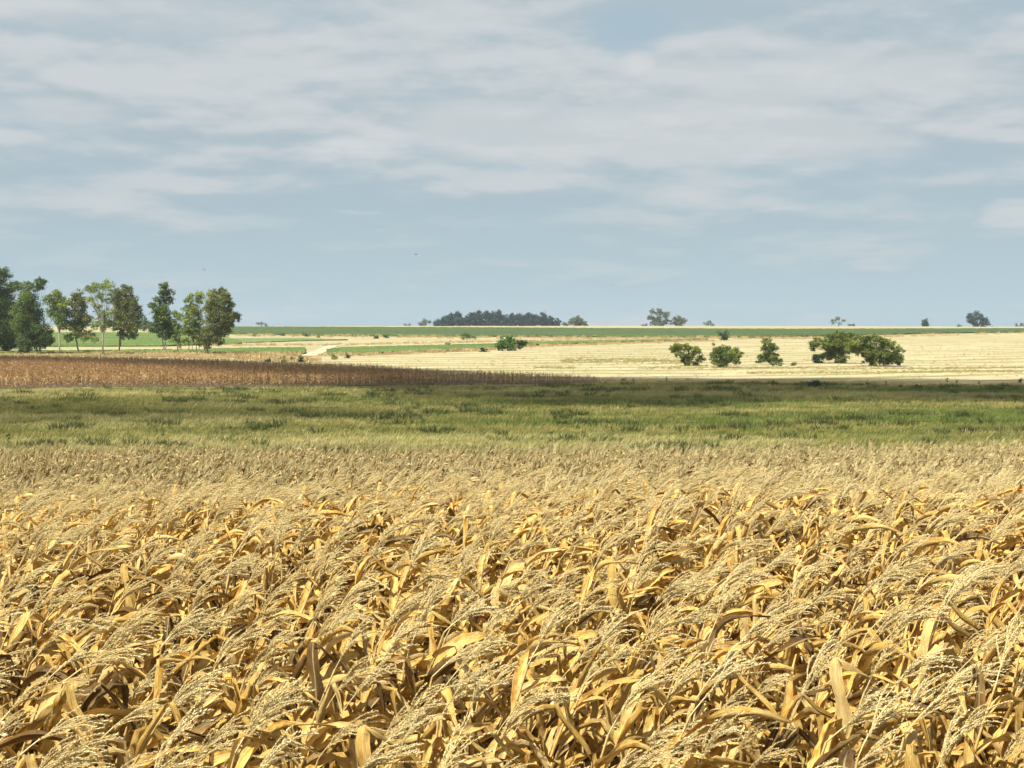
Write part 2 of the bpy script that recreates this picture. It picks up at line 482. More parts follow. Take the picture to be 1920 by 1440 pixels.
def sheet(name, near, far, h, mat, x0, x1, step=8.0, rows=14, bump=0.0, kind='structure', label=None, cat=None, skirt=True, lift=0.0):
    """a crop or surface between two boundaries, draped on the terrain; near/far are functions column -> distance"""
    cols = np.arange(x0, x1 + 0.1, step)
    nr = rows
    V = []
    for i, c in enumerate(cols):
        a, b = dist_at(near, c), dist_at(far, c)
        b = max(b, a + 0.5)
        ts = np.linspace(0, 1, nr)
        y = a + (b - a) * ts
        x = (c - 960) / F * y * CP
        edge = np.minimum(ts, 1 - ts) * nr
        z = zg(x, y) + lift + h * np.clip(edge * 2 + (0.85 if h > 0 else 1), 0, 1)
        if bump: z = z + rng.uniform(-bump, bump * 0.6, nr)
        V.append(np.stack([x, y, z], 1))
    V = np.array(V); nc = len(cols)
    mb = MB()
    i, j = np.meshgrid(np.arange(nc - 1), np.arange(nr - 1), indexing='ij')
    a = (i * nr + j).ravel()
    mb.add(V.reshape(-1, 3), np.stack([a, a + nr, a + nr + 1, a + 1], 1))
    if skirt and h > 0:
        for row in (0, nr - 1):
            top = V[:, row]; bot = top.copy(); bot[:, 2] = zg(bot[:, 0], bot[:, 1]) - 0.05
            k = np.arange(nc - 1)
            mb.add(np.concatenate([top, bot]), np.stack([k, k + 1, k + 1 + nc, k + nc], 1))
        for ci in (0, nc - 1):
            top = V[ci]; bot = top.copy(); bot[:, 2] = zg(bot[:, 0], bot[:, 1]) - 0.05
            k = np.arange(nr - 1)
            mb.add(np.concatenate([top, bot]), np.stack([k, k + 1, k + 1 + nr, k + nr], 1))
    o = obj(name, mb.mesh(name, mat, smooth=not bump))
    tag(o, label, cat, kind=kind)
    return o

# near maize field end
CORN_CX = np.arange(-700, 2621, 20.)
CORN_END = (CORN_CX, 76.5 + 1.2 * np.sin(CORN_CX / 170) + 10.5 * np.clip((CORN_CX - 1250) / 700, 0, 1) ** 1.3)
zero = (CORN_CX, np.full(len(CORN_CX), -2.0))
# russet maize wedge
RUS_FAR = curve([(-700, 664), (0, 667), (250, 670), (400, 674), (640, 682), (900, 697), (1060, 709), (1150, 717), (1200, 722), (2620, 730)], 1.6)
RUS_FAR = (RUS_FAR[0], np.where(RUS_FAR[0] < 1125, np.maximum(RUS_FAR[1], 223), RUS_FAR[1]))
RUS_NEAR = curve([(-700, 735), (0, 734), (200, 729), (400, 730), (640, 728), (1000, 725), (1150, 722), (1200, 721), (2620, 722)], 0)
# far edge of the pasture
PAS_FAR = curve([(-700, 730), (0, 730), (400, 726), (1000, 723), (1110, 719), (1400, 720), (1700, 725), (1920, 724), (2620, 724)], 0)

def soil_sheet():
    xs = np.linspace(-60, 60, 81); ys = np.linspace(-8, 96, 105)
    Xg, Yg = np.meshgrid(xs, ys)
    end = np.interp(pix(Xg[-1], 80.0), *CORN_END)
    Yg = -8 + (Yg + 8) * (end[None, :] + 8) / 104
    V = np.stack([Xg, Yg, zg(Xg, Yg) + 0.05], -1).reshape(-1, 3)
    nx = len(xs); i, j = np.meshgrid(np.arange(nx - 1), np.arange(len(ys) - 1)); a = (j * nx + i).ravel()
    mb = MB(); mb.add(V, np.stack([a, a + 1, a + nx + 1, a + nx], 1))
    tag(obj('field_soil', mb.mesh('field_soil', M['soil'])), kind='structure')
soil_sheet()
nearp = (CORN_END[0], CORN_END[1] + 0.1)
sheet('pasture_ground', nearp, (PAS_FAR[0], PAS_FAR[1]), 0, M['pasture'], -700, 2620, 12, 40, lift=0.05)
sheet('russet_field_soil', (RUS_NEAR[0], RUS_NEAR[1] + 6), RUS_FAR, 0, M['soil'], -700, 1140, 12, 40, lift=0.10)

def C(pts, h=0.0): return curve(pts, h)
# the crops beyond the valley: (near edge, far edge)
sheet('horizon_crop', C([(300, 627), (440, 627), (660, 631), (900, 632), (1200, 633), (1400, 634), (1600, 630), (1750, 626), (1920, 623.5), (2620, 623)]),
      C([(-700, 612), (440, 611.8), (840, 613.0), (1200, 615), (1500, 616), (1920, 615), (2620, 615)], 0.7), 0.7, M['crop_dark'], 300, 2620, 4, 60, 0.25,
      'stuff', 'long dark green crop field lying just below the horizon', 'crop field')
sheet('sunlit_crop', C([(-700, 652), (60, 651), (300, 650), (455, 645)]), C([(-700, 622), (60, 622), (300, 623), (400, 624), (455, 640)], 0.5), 0.5, M['crop_mid'], -700, 455, 4, 40, 0.15,
      'stuff', 'bright green crop field seen behind the row of tall trees', 'crop field')
sheet('narrow_crop', C([(380, 642), (470, 643), (560, 640), (660, 638)]), C([(380, 634), (470, 633), (560, 633), (660, 637)], 0.4), 0.4, M['crop_pale'], 400, 655, 4, 14, 0.12,
      'stuff', 'pale striped green crop strip between cream stubble bands, right of the tall trees', 'crop field')
sheet('verge_crop', C([(-700, 664), (0, 664), (360, 665), (480, 665.5), (572, 664.5)]), C([(-700, 657), (0, 657), (360, 654), (480, 651), (612, 649.5)], 0.6), 0.6, M['crop_mid'], -700, 572, 4, 24, 0.18,
      'stuff', 'green crop strip at the feet of the tall trees, left of the dirt path', 'crop field')
sheet('middle_crop', C([(604, 666), (700, 664.5), (800, 661), (900, 656), (1000, 648.5), (1100, 645), (1300, 639.5), (1340, 638)]),
      C([(604, 655), (640, 650), (920, 643.5), (1000, 640), (1180, 637), (1340, 634.5)], 0.6), 0.6, M['crop_mid'], 612, 1330, 4, 24, 0.18,
      'stuff', 'long tapering green crop strip to the right of the dirt path', 'crop field')
# the cream track that passes between the two green strips
def path():
    L = [hit(*p) for p in [(556, 668), (574, 664.5), (592, 657), (607, 651), (616, 648.5)]]
    Rr = [hit(*p) for p in [(592, 668), (603, 664), (618, 657), (630, 651), (636, 648.5)]]
    L, Rr = np.array(L), np.array(Rr)
    ts = np.linspace(0, len(L) - 1, 40)
    rows = []
    for t in ts:
        i = min(int(t), len(L) - 2); f = t - i
        a = L[i] * (1 - f) + L[i + 1] * f; b = Rr[i] * (1 - f) + Rr[i + 1] * f
        for s in np.linspace(0, 1, 6):
            p = a * (1 - s) + b * s
            rows.append((p[0], p[1], float(zg(p[0], p[1])) + 0.12))
    mb = MB(); j, i = np.meshgrid(np.arange(39), np.arange(5), indexing='ij'); a = (j * 6 + i).ravel()
    mb.add(rows, np.stack([a, a + 1, a + 7, a + 6], 1))
    tag(obj('dirt_path', mb.mesh('dirt_path', M['path'])), kind='structure')
path()

# ------------------------------------------------------------------ scattering (stuff only)
PROTO = bpy.data.collections.new('plant_forms')
def scatter(name, pts, rots, scls, protos, label, cat):
    c = bpy.data.collections.new(name + '_forms')
    for p in protos:
        c.objects.link(p)
    me = bpy.data.meshes.new(name)
    me.vertices.add(len(pts)); me.vertices.foreach_set('co', np.asarray(pts, np.float32).ravel())
    for nm, ty, key, data in (('rot', 'FLOAT_VECTOR', 'vector', rots), ('scl', 'FLOAT', 'value', scls)):
        a = me.attributes.new(nm, ty, 'POINT'); a.data.foreach_set(key, np.asarray(data, np.float32).ravel())
    a = me.attributes.new('idx', 'INT', 'POINT'); a.data.foreach_set('value', rng.integers(0, len(protos), len(pts)).astype(np.int32))
    o = obj(name, me)
    g = bpy.data.node_groups.new(name, 'GeometryNodeTree')
    g.interface.new_socket('Geometry', in_out='INPUT', socket_type='NodeSocketGeometry')
    g.interface.new_socket('Geometry', in_out='OUTPUT', socket_type='NodeSocketGeometry')
    n = g.nodes; l = g.links
    gi = n.new('NodeGroupInput'); go = n.new('NodeGroupOutput')
    m2p = n.new('GeometryNodeMeshToPoints')
    iop = n.new('GeometryNodeInstanceOnPoints')
    ci = n.new('GeometryNodeCollectionInfo'); ci.inputs['Collection'].default_value = c
    ci.inputs['Separate Children'].default_value = True; ci.inputs['Reset Children'].default_value = True
    l.new(gi.outputs[0], m2p.inputs['Mesh']); l.new(m2p.outputs[0], iop.inputs['Points'])
    l.new(ci.outputs[0], iop.inputs['Instance']); iop.inputs['Pick Instance'].default_value = True
    for nm, ty, sock in (('rot', 'FLOAT_VECTOR', 'Rotation'), ('scl', 'FLOAT', 'Scale'), ('idx', 'INT', 'Instance Index')):
        a = n.new('GeometryNodeInputNamedAttribute'); a.data_type = ty; a.inputs[0].default_value = nm
        l.new(a.outputs[0], iop.inputs[sock])
    l.new(iop.outputs[0], go.inputs[0])
    md = o.modifiers.new('scatter', 'NODES'); md.node_group = g
    tag(o, label, cat, kind='stuff')
    return o

def proto(name, me):
    return bpy.data.objects.new(name, me)

def vnoise(x, y, s, seed):
    """cheap smooth value noise"""
    r_ = np.random.default_rng(seed); T = r_.random((64, 64))
    u, v = x / s, y / s
    i, j = np.floor(u).astype(int), np.floor(v).astype(int); f, g = u - i, v - j
    f = f * f * (3 - 2 * f); g = g * g * (3 - 2 * g)
    a = T[i % 64, j % 64]; b = T[(i + 1) % 64, j % 64]; c_ = T[i % 64, (j + 1) % 64]; d = T[(i + 1) % 64, (j + 1) % 64]
    return (a * (1 - f) + b * f) * (1 - g) + (c_ * (1 - f) + d * f) * g

# ------------------------------------------------------------------ maize
def leaf_mesh(h, az, L, Wd, rg, seg=15, across=5, tip_x=0.0, base=(0, 0)):
    """one dead maize blade: rises from the stalk, kinks or bows, and streams with the wind towards +x"""
    ds = L / seg
    el = R(rg.uniform(40, 76) if h < 1.6 else rg.uniform(30, 66))
    d = norm(np.array([math.cos(az) * math.cos(el) + 0.75, math.sin(az) * math.cos(el), math.sin(el)]))
    p = np.array([base[0], base[1], h], float)
    side = norm(np.cross(d, [0, 0, 1.]))
    kink = rg.uniform(0.18, 0.55) if rg.random() < 0.88 else 2.0
    kang = R(rg.uniform(60, 125))
    grav = rg.uniform(0.8, 3.2); wind = rg.uniform(0.5, 2.4)
    tw = rg.normal(0, 2.4); tw2 = rg.normal(0, 5.0)
    fold0 = R(rg.uniform(10, 52)); curl = R(rg.uniform(0, 65))
    ph = rg.uniform(0, 6.28, 2); kf = rg.uniform(9, 20); amp = rg.uniform(0.006, 0.020)
    rnd = rg.random()
    us = np.linspace(-1, 1, across)
    V = []; A = []
    kd = False
    for i in range(seg + 1):
        s = i / seg
        nrm = np.cross(side, d)
        wd = Wd * min(1.0, 0.42 + s * 4.5) * max(0.02, 1 - s ** 2.2) ** 0.9 * rg.uniform(0.90, 1.06)
        fo = fold0 + curl * s
        k = s * L
        jl, jr = rg.uniform(0.78, 1.08, 2) if s > 0.15 else (1.0, 1.0)
        for u in us:
            uj = u * (jl if u < 0 else jr)
            rip = amp * math.sin(kf * k + ph[0 if u < 0 else 1] + u) * abs(u) ** 1.5
            q_ = p + side * (uj * wd / 2 * math.cos(fo * abs(u))) + nrm * (abs(u) * wd / 2 * math.sin(fo) + rip)
            V.append(q_); A.append((u, k, rnd))
        p = p + d * ds
        soft = s * (1 - s) * 2 + s
        d = d + np.array([wind * ds * soft, 0.15 * wind * ds * soft, -grav * ds * (0.35 + s)])
        d = d + rg.normal(0, 0.06, 3)
        d = norm(d)
        if s >= kink and not kd:
            kd = True
            hz_ = norm(np.array([d[0], d[1], 0]) + 1e-6)
            e2 = math.asin(max(-1, min(1, d[2]))) - kang
            e2 = max(e2, R(-86))
            d = norm(np.array([hz_[0] * math.cos(e2), hz_[1] * math.cos(e2), math.sin(e2)]))
            grav *= 0.4
            wind *= 0.5
            tw += rg.normal(0, 3)
        side = norm(side - d * np.dot(side, d))
        a = (tw + tw2 * s) * ds
        side = norm(side * math.cos(a) + np.cross(d, side) * math.sin(a))
    n = across
    fs = []
    for i in range(seg):
        for k in range(n - 1):
            fs.append((i*n+k, i*n+k+1, (i+1)*n+k+1, (i+1)*n+k))
    mb = MB(); mb.add(V, fs, A)
    return mb

def stalk_curve(H, rg, lean):
    z = np.linspace(0, H, 9)
    x = lean * (z / H) ** 2.2
    y = rg.normal(0, 0.03) * (z / H) ** 2
    return np.stack([x, y, z], 1)

def spikelets(mb, pts, dirs, rg, ln, wd, per, rnd):
    """little overlapping husks round a tassel branch"""
    n = len(pts)
    idx = np.repeat(np.arange(n), per)
    P_ = np.asarray(pts)[idx]; D = np.asarray(dirs)[idx]
    k = len(idx)
    rv = rg.normal(0, 1, (k, 3)); rv -= D * (rv * D).sum(1, keepdims=True)
    rv /= np.linalg.norm(rv, axis=1, keepdims=True)
    ax = D * 0.86 + rv * rg.uniform(0.25, 0.62, (k, 1)); ax /= np.linalg.norm(ax, axis=1, keepdims=True)
    sd = np.cross(ax, rv); sd /= np.linalg.norm(sd, axis=1, keepdims=True)
    out = np.cross(sd, ax)
    l = ln * rg.uniform(0.75, 1.25, (k, 1)); w_ = wd * rg.uniform(0.8, 1.2, (k, 1))
    a = P_ + rv * 0.001
    b = a + ax * l * 0.45 + sd * w_ / 2
    c_ = a + ax * l
    e = a + ax * l * 0.45 - sd * w_ / 2
    f = a + ax * l * 0.42 - out * w_ * 0.45
    V = np.stack([a, b, c_, e, f], 1).reshape(-1, 3)
    o = np.arange(k)[:, None] * 5
    fs = np.concatenate([o + [0, 1, 4], o + [1, 2, 4], o + [2, 3, 4], o + [3, 0, 4]])
    A = np.repeat(np.stack([rg.random(k), np.full(k, rnd), np.zeros(k)], 1), 5, 0)
    mb.add(V, fs, A)

def tassel_mesh(base, rg, lod=0, big=1.0, el0=None):
    mb = MB()
    L = rg.uniform(0.38, 0.50) * big
    el = R(el0 if el0 is not None else (rg.uniform(40, 68) if lod == 0 else rg.uniform(62, 88)))
    az = R(rg.uniform(-30, 22))
    d0 = np.array([math.cos(el) * math.cos(az), math.cos(el) * math.sin(az), math.sin(el)])
    def march(p, d, L, grav, wind, seg):
        pts = [p.copy()]; ds = L / seg; dd = [d]
        for i in range(seg):
            p = p + d * ds; pts.append(p.copy())
            s = i / seg
            d = norm(d + np.array([wind, 0.1 * wind, -grav]) * ds * (0.4 + 1.4 * s) + rg.normal(0, 0.03, 3))
            dd.append(d)
        return np.array(pts), np.array(dd)
    seg = (14, 5)[lod > 0]
    main, md = march(np.array(base, float), d0, L, rg.uniform(0.2, 2.0), rg.uniform(0.6, 2.2), seg)
    def dress(pts, dd, ln, wd, step, per, r0):
        if lod == 0:
            tube(mb, pts, np.linspace(r0, r0 * 0.5, len(pts)), 3)
            n = max(3, int(np.linalg.norm(np.diff(pts, axis=0), axis=1).sum() / step))
            tt = np.linspace(0.04, 1, n) * (len(pts) - 1)
            i = np.minimum(tt.astype(int), len(pts) - 2); f = (tt - i)[:, None]
            spikelets(mb, pts[i] * (1 - f) + pts[i + 1] * f, dd[i], rg, ln, wd, per, rg.random())
        else:
            rr_ = np.full(len(pts), 0.0062 if lod == 1 else 0.011); rr_[0] = 0.003; rr_[-1] = 0.003
            tube(mb, pts, rr_, 3)
    # bare peduncle below, then the spike
    k0 = int(seg * 0.22)
    tube(mb, main[:k0 + 2], 0.0035 if lod == 0 else 0.005, 4)
    dress(main[k0:], md[k0:], 0.0145, 0.0074, 0.0080, 3, 0.0029)
    nb = int(rg.integers(9, 15)) if lod == 0 else (9 if lod == 1 else 5)
    for b in range(nb):
        s = rg.uniform(0.18, 0.55)
        i = int(s * seg)
        p = main[i]; d = md[i]
        rv = rg.normal(0, 1, 3); rv -= d * np.dot(rv, d); rv = norm(rv)
        sp = rg.uniform(0.06, 0.42)
        dd0 = norm(d + rv * sp)
        pts, dd = march(p, dd0, rg.uniform(0.16, 0.28) * big, rg.uniform(0.8, 4.8) * (1, .45, .45)[lod], rg.uniform(1.5, 4.5) * (1, .45, .45)[lod], 9 if lod == 0 else 3)
        dress(pts, dd, 0.0135, 0.0064, 0.0090, 2, 0.0021)
    return mb

def ear_mesh(base, az, rg):
    mb = MB()
    d = np.array([math.cos(az) * 0.55, math.sin(az) * 0.55, rg.uniform(-0.5, 0.8)]); d = norm(d)
    p = np.array(base) + d * 0.02
    ss = np.linspace(0, 1, 9)
    r = 0.026 * np.sin(np.clip(ss * 0.92 + 0.08, 0, 1) * math.pi) ** 0.55
    tube(mb, p + d * ss[:, None] * 0.21, r, 9, None)
    return mb

def maize_parts(rg, lod=0, big=1.0, el0=None):
    """-> list of (kind, MB) with the plant's foot at the origin"""
    H = rg.uniform(1.86, 2.04)
    lean = rg.uniform(0.18, 0.55) * (1, 0.3, 0.3)[lod]
    sc_ = stalk_curve(H, rg, lean)
    parts = []
    mb = MB(); tube(mb, sc_, np.linspace(0.0125, 0.006, 9), 7 if lod == 0 else 3); parts.append(('stalk', mb))
    plane = rg.uniform(0, math.pi)
    nl = 12 if lod == 0 else (8 if lod == 1 else 7)
    hs = 0.35 + (H * 0.925 - 0.35) * np.linspace(0 if lod < 2 else 0.05, 1, nl) ** 0.72
    for k, h in enumerate(hs):
        az = plane + (k % 2) * math.pi + rg.normal(0, 0.45)
        x = np.interp(h, sc_[:, 2], sc_[:, 0]); y = np.interp(h, sc_[:, 2], sc_[:, 1])
        f = k / (nl - 1)
        L = rg.uniform(0.72, 1.08) * (1 - 0.35 * max(0, f - 0.6) / 0.4)
        Wd = rg.uniform(0.074, 0.126) * (1 - 0.15 * f)
        if lod: Wd *= 1.15
        parts.append(('leaf', leaf_mesh(h, az, L, Wd, rg, *((18, 5), (7, 3), (4, 2))[lod], base=(x, y))))
    if lod == 0:
        parts.append(('ear', ear_mesh((np.interp(1.1, sc_[:, 2], sc_[:, 0]), 0, rg.uniform(1.0, 1.25)), plane + 0.6, rg)))
    parts.append(('tassel', tassel_mesh(sc_[-1], rg, lod, big, el0)))
    return parts

MATS0 = {'stalk': M['stalk'], 'leaf': M['leaf'], 'ear': M['husk'], 'tassel': M['tassel']}
NV = 22
variants = []           # near plants: separate part meshes
merged = []             # the same plants in one mesh each, for the mass beyond
for i in range(NV):
    rg = np.random.default_rng(100 + i)
    ps = maize_parts(rg, 0)
    variants.append([(k, mb.mesh('maize_' + k, MATS0[k])) for k, mb in ps])
    al = MB()
    order = ['stalk', 'leaf', 'ear', 'tassel']
    for k, mb in ps: al.merge(mb, order.index(k))
    merged.append(proto('maize_form', al.mesh('maize_form', [MATS0[k] for k in order])))
def lod_forms(n, lod, leafm, tasm, seed, nm, stalk=None):
    out = []
    for i in range(n):
        rg = np.random.default_rng(seed + i)
        al = MB()
        for k, mb in maize_parts(rg, lod): al.merge(mb, {'stalk': 0, 'leaf': 1, 'tassel': 2}[k])
        out.append(proto(nm, al.mesh(nm, [stalk or M['stalk'], leafm, tasm])))
    return out

def grid_pts(x0, x1, y0, y1, sp, jit=0.42):
    xs = np.arange(x0, x1, sp); ys = np.arange(y0, y1, sp)
    X_, Y_ = np.meshgrid(xs, ys)
    X_ = X_ + rng.uniform(-jit, jit, X_.shape) * sp; Y_ = Y_ + rng.uniform(-jit, jit, Y_.shape) * sp
    return X_.ravel(), Y_.ravel()

x, y = grid_pts(-16, 16, 3.0, 34, 0.40)
vis = np.abs(x) < 0.335 * y + 0.35
margin = np.abs(x) < 0.36 * y + 4.5
canopy_py = 720 + F * ((EYE - (zg(x, y) + 2.25)) / y - SP)
seen = vis & (canopy_py < 1475)
free = np.ones(len(x), bool)
near_order = np.argsort(np.where(seen, y, 1e9))[:296]
is_near = np.zeros(len(x), bool); is_near[near_order] = True
# plants standing as individuals
pick = rng.integers(0, NV, len(x))
GL = 'dry golden maize plant with wind-bent tassel in the front of the field'
HERO = [  # the plants whose big tassels stand out at the front
    (1706, 1335, 1.35, 50, 'dry maize plant with the largest pale tassel, at the lower right of the photo'),
    (935, 1372, 1.12, 56, 'dry maize plant with a thick upright tassel, bottom centre of the photo'),
    (722, 1412, 1.15, 60, 'dry maize plant with a dense pale tassel at the bottom edge, left of centre'),
    (1180, 1150, 1.1, 78, 'dry maize plant with a tall slender steep tassel, right of centre'),
]
hero_xy = []
for (hx, hy, hb, he, hl) in HERO:
    rg = np.random.default_rng(int(hx))
    ps = maize_parts(rg, 0, hb, he)
    tip = ps[0][1].v[0][-7:].mean(0)
    dr = ray(hx, hy); dr = dr / dr[1]
    yy_ = np.linspace(5, 14, 900)
    k_ = np.argmin(np.abs(EYE + dr[2] * yy_ - (zg(dr[0] * yy_, yy_) + 0.04 + tip[2])))
    hxw, hyw = dr[0] * yy_[k_] - tip[0], yy_[k_]
    hero_xy.append((hxw, hyw))
    root = bpy.data.objects.new('maize_plant', None); COL.objects.link(root)
    root.location = (hxw, hyw, float(zg(hxw, hyw)) + 0.04)
    tag(root, hl, 'maize plant', 'dry maize plants in the front of the field')
    for k, mb in ps:
        o = bpy.data.objects.new(k, mb.mesh('maize_' + k, MATS0[k])); o.parent = root; COL.objects.link(o)
first = {}
for i in near_order:
    if any(math.hypot(x[i] - a, y[i] - b) < 0.22 for a, b in hero_xy):
        continue
    v = variants[pick[i]]
    root = bpy.data.objects.new('maize_plant', None)
    COL.objects.link(root)
    root.empty_display_size = 0.2
    root.location = (x[i], y[i], float(zg(x[i], y[i])) + 0.04)
    sc1 = rng.uniform(0.86, 1.10)
    root.rotation_euler = (rng.normal(0, 0.05), rng.normal(0.02, 0.06), rng.normal(0, 0.38))
    root.scale = (sc1, sc1, sc1)
    tag(root, GL, 'maize plant', 'dry maize plants in the front of the field')
    for k, me in v:
        o = bpy.data.objects.new(k, me)
        o.parent = root
        COL.objects.link(o)
rest = margin & ~is_near & (y < 34)
x2, y2 = x[rest], y[rest]
n = len(x2)
scatter('maize_field', np.stack([x2, y2, zg(x2, y2) + 0.04], 1), np.stack([rng.normal(0, 0.05, n), rng.normal(0.02, 0.06, n), rng.normal(0, 0.38, n)], 1),
        rng.uniform(0.90, 1.09, n), merged, 'mass of dry golden maize with pale tassels bent by wind, behind the front plants', 'maize')

x, y = grid_pts(-44, 44, 34, 92, 0.42)
ok = (np.abs(x) < 0.37 * y + 6) & (y < dist_at(CORN_END, pix(x, y)) + rng.normal(0, 0.4, len(x)))
x, y = x[ok], y[ok]; n = len(x)
scatter('maize_slope', np.stack([x, y, zg(x, y) + 0.04], 1), np.stack([rng.normal(0, 0.06, n), rng.normal(0.0, 0.08, n), rng.normal(0, 0.45, n)], 1),
        rng.uniform(0.80, 1.06, n), lod_forms(14, 1, M['far_leaf'], M['far_tassel'], 300, 'slope_maize_form'),
        'far slope of dull beige maize running down to the green pasture', 'maize')

# russet maize beyond the pasture
x, y = grid_pts(-150, 22, 180, 360, 0.62)
p_ = pix(x, y)
ok = (p_ > -260) & (p_ < 1170) & (y > dist_at(RUS_NEAR, p_) + rng.normal(0, 0.7, len(x)) + (vnoise(x, y, 7, 41) - 0.4) * 7) & (y < dist_at(RUS_FAR, p_))
x, y = x[ok], y[ok]; n = len(x)
scatter('russet_maize', np.stack([x, y, zg(x, y) + 0.08], 1), np.stack([rng.normal(0, 0.07, n), rng.normal(0.0, 0.1, n), rng.uniform(-3, 3, n)], 1),
        rng.uniform(0.66, 0.84, n) * np.interp(pix(x, y), [700, 950, 1120, 1170], [1, 0.8, 0.42, 0.3]), lod_forms(10, 2, M['russet_leaf'], M['russet_tassel'], 500, 'russet_maize_form', M['bark']),
        'wedge of russet brown maize beyond the pasture, below the tall trees', 'maize')

# ------------------------------------------------------------------ grasses
def tuft(rg, nb, h, wdt, spread, lean=0.25):
    mb = MB()
    for b in range(nb):
        a = rg.uniform(0, 6.28); r_ = spread * math.sqrt(rg.random())
        p = np.array([math.cos(a) * r_, math.sin(a) * r_, -0.03])
        hh = h * rg.uniform(0.5, 1.1)
        out = np.array([math.cos(a), math.sin(a), 0]) * rg.uniform(0.0, 0.45) + np.array([lean, 0, 0]) * rg.uniform(0.3, 1.6)
        t_ = rg.uniform(0, 6.28); sd = np.array([math.cos(t_), math.sin(t_), 0]) * wdt / 2
        V = []; A = []
        for k in range(4):
            s = k / 3
            c_ = p + np.array([0, 0, hh * s * (1 - 0.25 * s)]) + out * hh * s * s
            ww = (1 - s * 0.85)
            V += [c_ - sd * ww, c_ + sd * ww]; A += [(0, s, rg.random())] * 2
        mb.add(V, [(0, 1, 3, 2), (2, 3, 5, 4), (4, 5, 7, 6)], A)
    return mb
def tuft_forms(n, nb, h, w_, sp, mat, seed, nm):
    out = []
    for i in range(n):
        mb = tuft(np.random.default_rng(seed + i), nb, h, w_, sp)
        out.append(proto(nm, mb.mesh(nm, mat, smooth=False)))
    return out
x, y = grid_pts(-95, 95, 80, 240, 0.62)
p_ = pix(x, y)
ok = (p_ > -260) & (p_ < 2180) & (y > dist_at(CORN_END, p_) + 0.3) & (y < dist_at(PAS_FAR, p_) + rng.normal(0, 0.8, len(x))) & ~((p_ < 1150) & (y > dist_at(RUS_NEAR, p_)))
x, y, p_ = x[ok], y[ok], p_[ok]
lush = vnoise(x, y * 2.6, 26, 5) * 0.6 + vnoise(x, y * 2.2, 9, 6) * 0.4
# greener patches: across the middle and at the right, as one sees them from the field
py_ = 720 + F * ((EYE - zg(x, y)) / y - SP)
def blob(cx, cy, rx, ry): return np.exp(-(((p_ - cx) / rx) ** 2 + ((py_ - cy) / ry) ** 2))
lush = lush + 0.45 * blob(1150, 760, 430, 9) + 0.42 * blob(1700, 785, 420, 16) + 0.3 * blob(330, 802, 80, 6) + 0.22 * blob(60, 770, 300, 14) + 0.3 * blob(1750, 732, 300, 7)
lush = lush - 0.45 * blob(1000, 835, 900, 12) - 0.2 * blob(1300, 745, 300, 10) - 0.35 * blob(100, 738, 350, 6)
kind = np.where(lush + rng.normal(0, 0.13, len(x)) > 0.86, 2, np.where(lush + rng.normal(0, 0.13, len(x)) < 0.40, 0, 1))
for kk, (nm, mt, hh, lab) in enumerate((('pale_grass', 'grass_pale', 0.55, 'pale yellowish grass standing in patches across the pasture'),
                                        ('pasture_grass', 'grass', 0.42, 'olive green pasture grass covering the valley floor'),
                                        ('lush_grass', 'grass_lush', 0.50, 'rich dark green grass growing in patches of the pasture'))):
    s_ = kind == kk; xx, yy = x[s_], y[s_]; n = len(xx)
    scatter(nm, np.stack([xx, yy, zg(xx, yy) + 0.05], 1), np.stack([np.zeros(n), np.zeros(n), rng.uniform(-0.6, 0.6, n)], 1),
            rng.uniform(0.6, 1.3, n) * (0.8 + 0.5 * vnoise(xx, yy, 6, 9)), tuft_forms(8, 26, hh, 0.035, 0.42, M[mt], 700 + 20 * kk, nm + '_form'), lab, 'grass')

# taller tussocks gathered in loose drifts break up the pasture
cl = vnoise(x, y * 1.7, 5, 77) * 0.6 + vnoise(x, y * 1.7, 2.2, 78) * 0.4
s_ = (cl + rng.normal(0, 0.05, len(x)) > 0.745) & (rng.random(len(x)) < 0.7)
xx, yy = x[s_], y[s_]; n = len(xx)
scatter('tussock_grass', np.stack([xx, yy, zg(xx, yy) + 0.05], 1), np.stack([np.zeros(n), np.zeros(n), rng.uniform(-3, 3, n)], 1), rng.uniform(0.6, 1.6, n),
        tuft_forms(8, 40, 0.66, 0.06, 0.42, M['tussock'], 900, 'tussock_form'), 'dark green tussocks in loose drifts through the pasture', 'grass')

# dry grass along field edges and through the stubble
pts = []
def edge_line(pl, n, jy, h):
    xs = rng.uniform(pl[0][0], pl[-1][0], n)
    ys = np.interp(xs, [a for a, b in pl], [b for a, b in pl]) + rng.normal(0, jy, n)
    for a, b in zip(xs, ys):
        q_ = hit(a, b); pts.append((q_[0], q_[1], h * rng.uniform(0.5, 1.3)))
edge_line([(0, 668), (230, 667), (400, 670), (600, 676)], 900, 1.6, 1.5)
edge_line([(200, 665.5), (560, 667)], 420, 0.8, 2.0)
edge_line([(600, 667), (700, 666), (900, 657), (1000, 650), (1340, 639)], 650, 0.6, 1.7)
edge_line([(440, 629), (900, 633.5), (1200, 635), (1500, 635), (1920, 625)], 600, 0.7, 2.4)
edge_line([(400, 648), (620, 647), (920, 641), (1180, 636)], 400, 0.8, 1.6)
edge_line([(1120, 716), (1400, 718), (1920, 722)], 900, 1.5, 0.8)
edge_line([(600, 690), (1920, 690)], 1500, 13, 0.45)
edge_line([(900, 660), (1920, 655)], 900, 14, 0.6)
pts = np.array(pts); n = len(pts)
scatter('dry_grass', np.stack([pts[:, 0], pts[:, 1], zg(pts[:, 0], pts[:, 1]) + 0.02], 1), np.stack([np.zeros(n), np.zeros(n), rng.uniform(-3, 3, n)], 1), pts[:, 2],
        tuft_forms(8, 22, 0.6, 0.05, 0.45, M['grass_dry'], 800, 'dry_grass_form'), 'dry straw coloured grass along the field edges and stubble', 'grass')
pts = []
edge_line([(1050, 677), (1150, 676), (1300, 678)], 500, 2.4, 0.8)
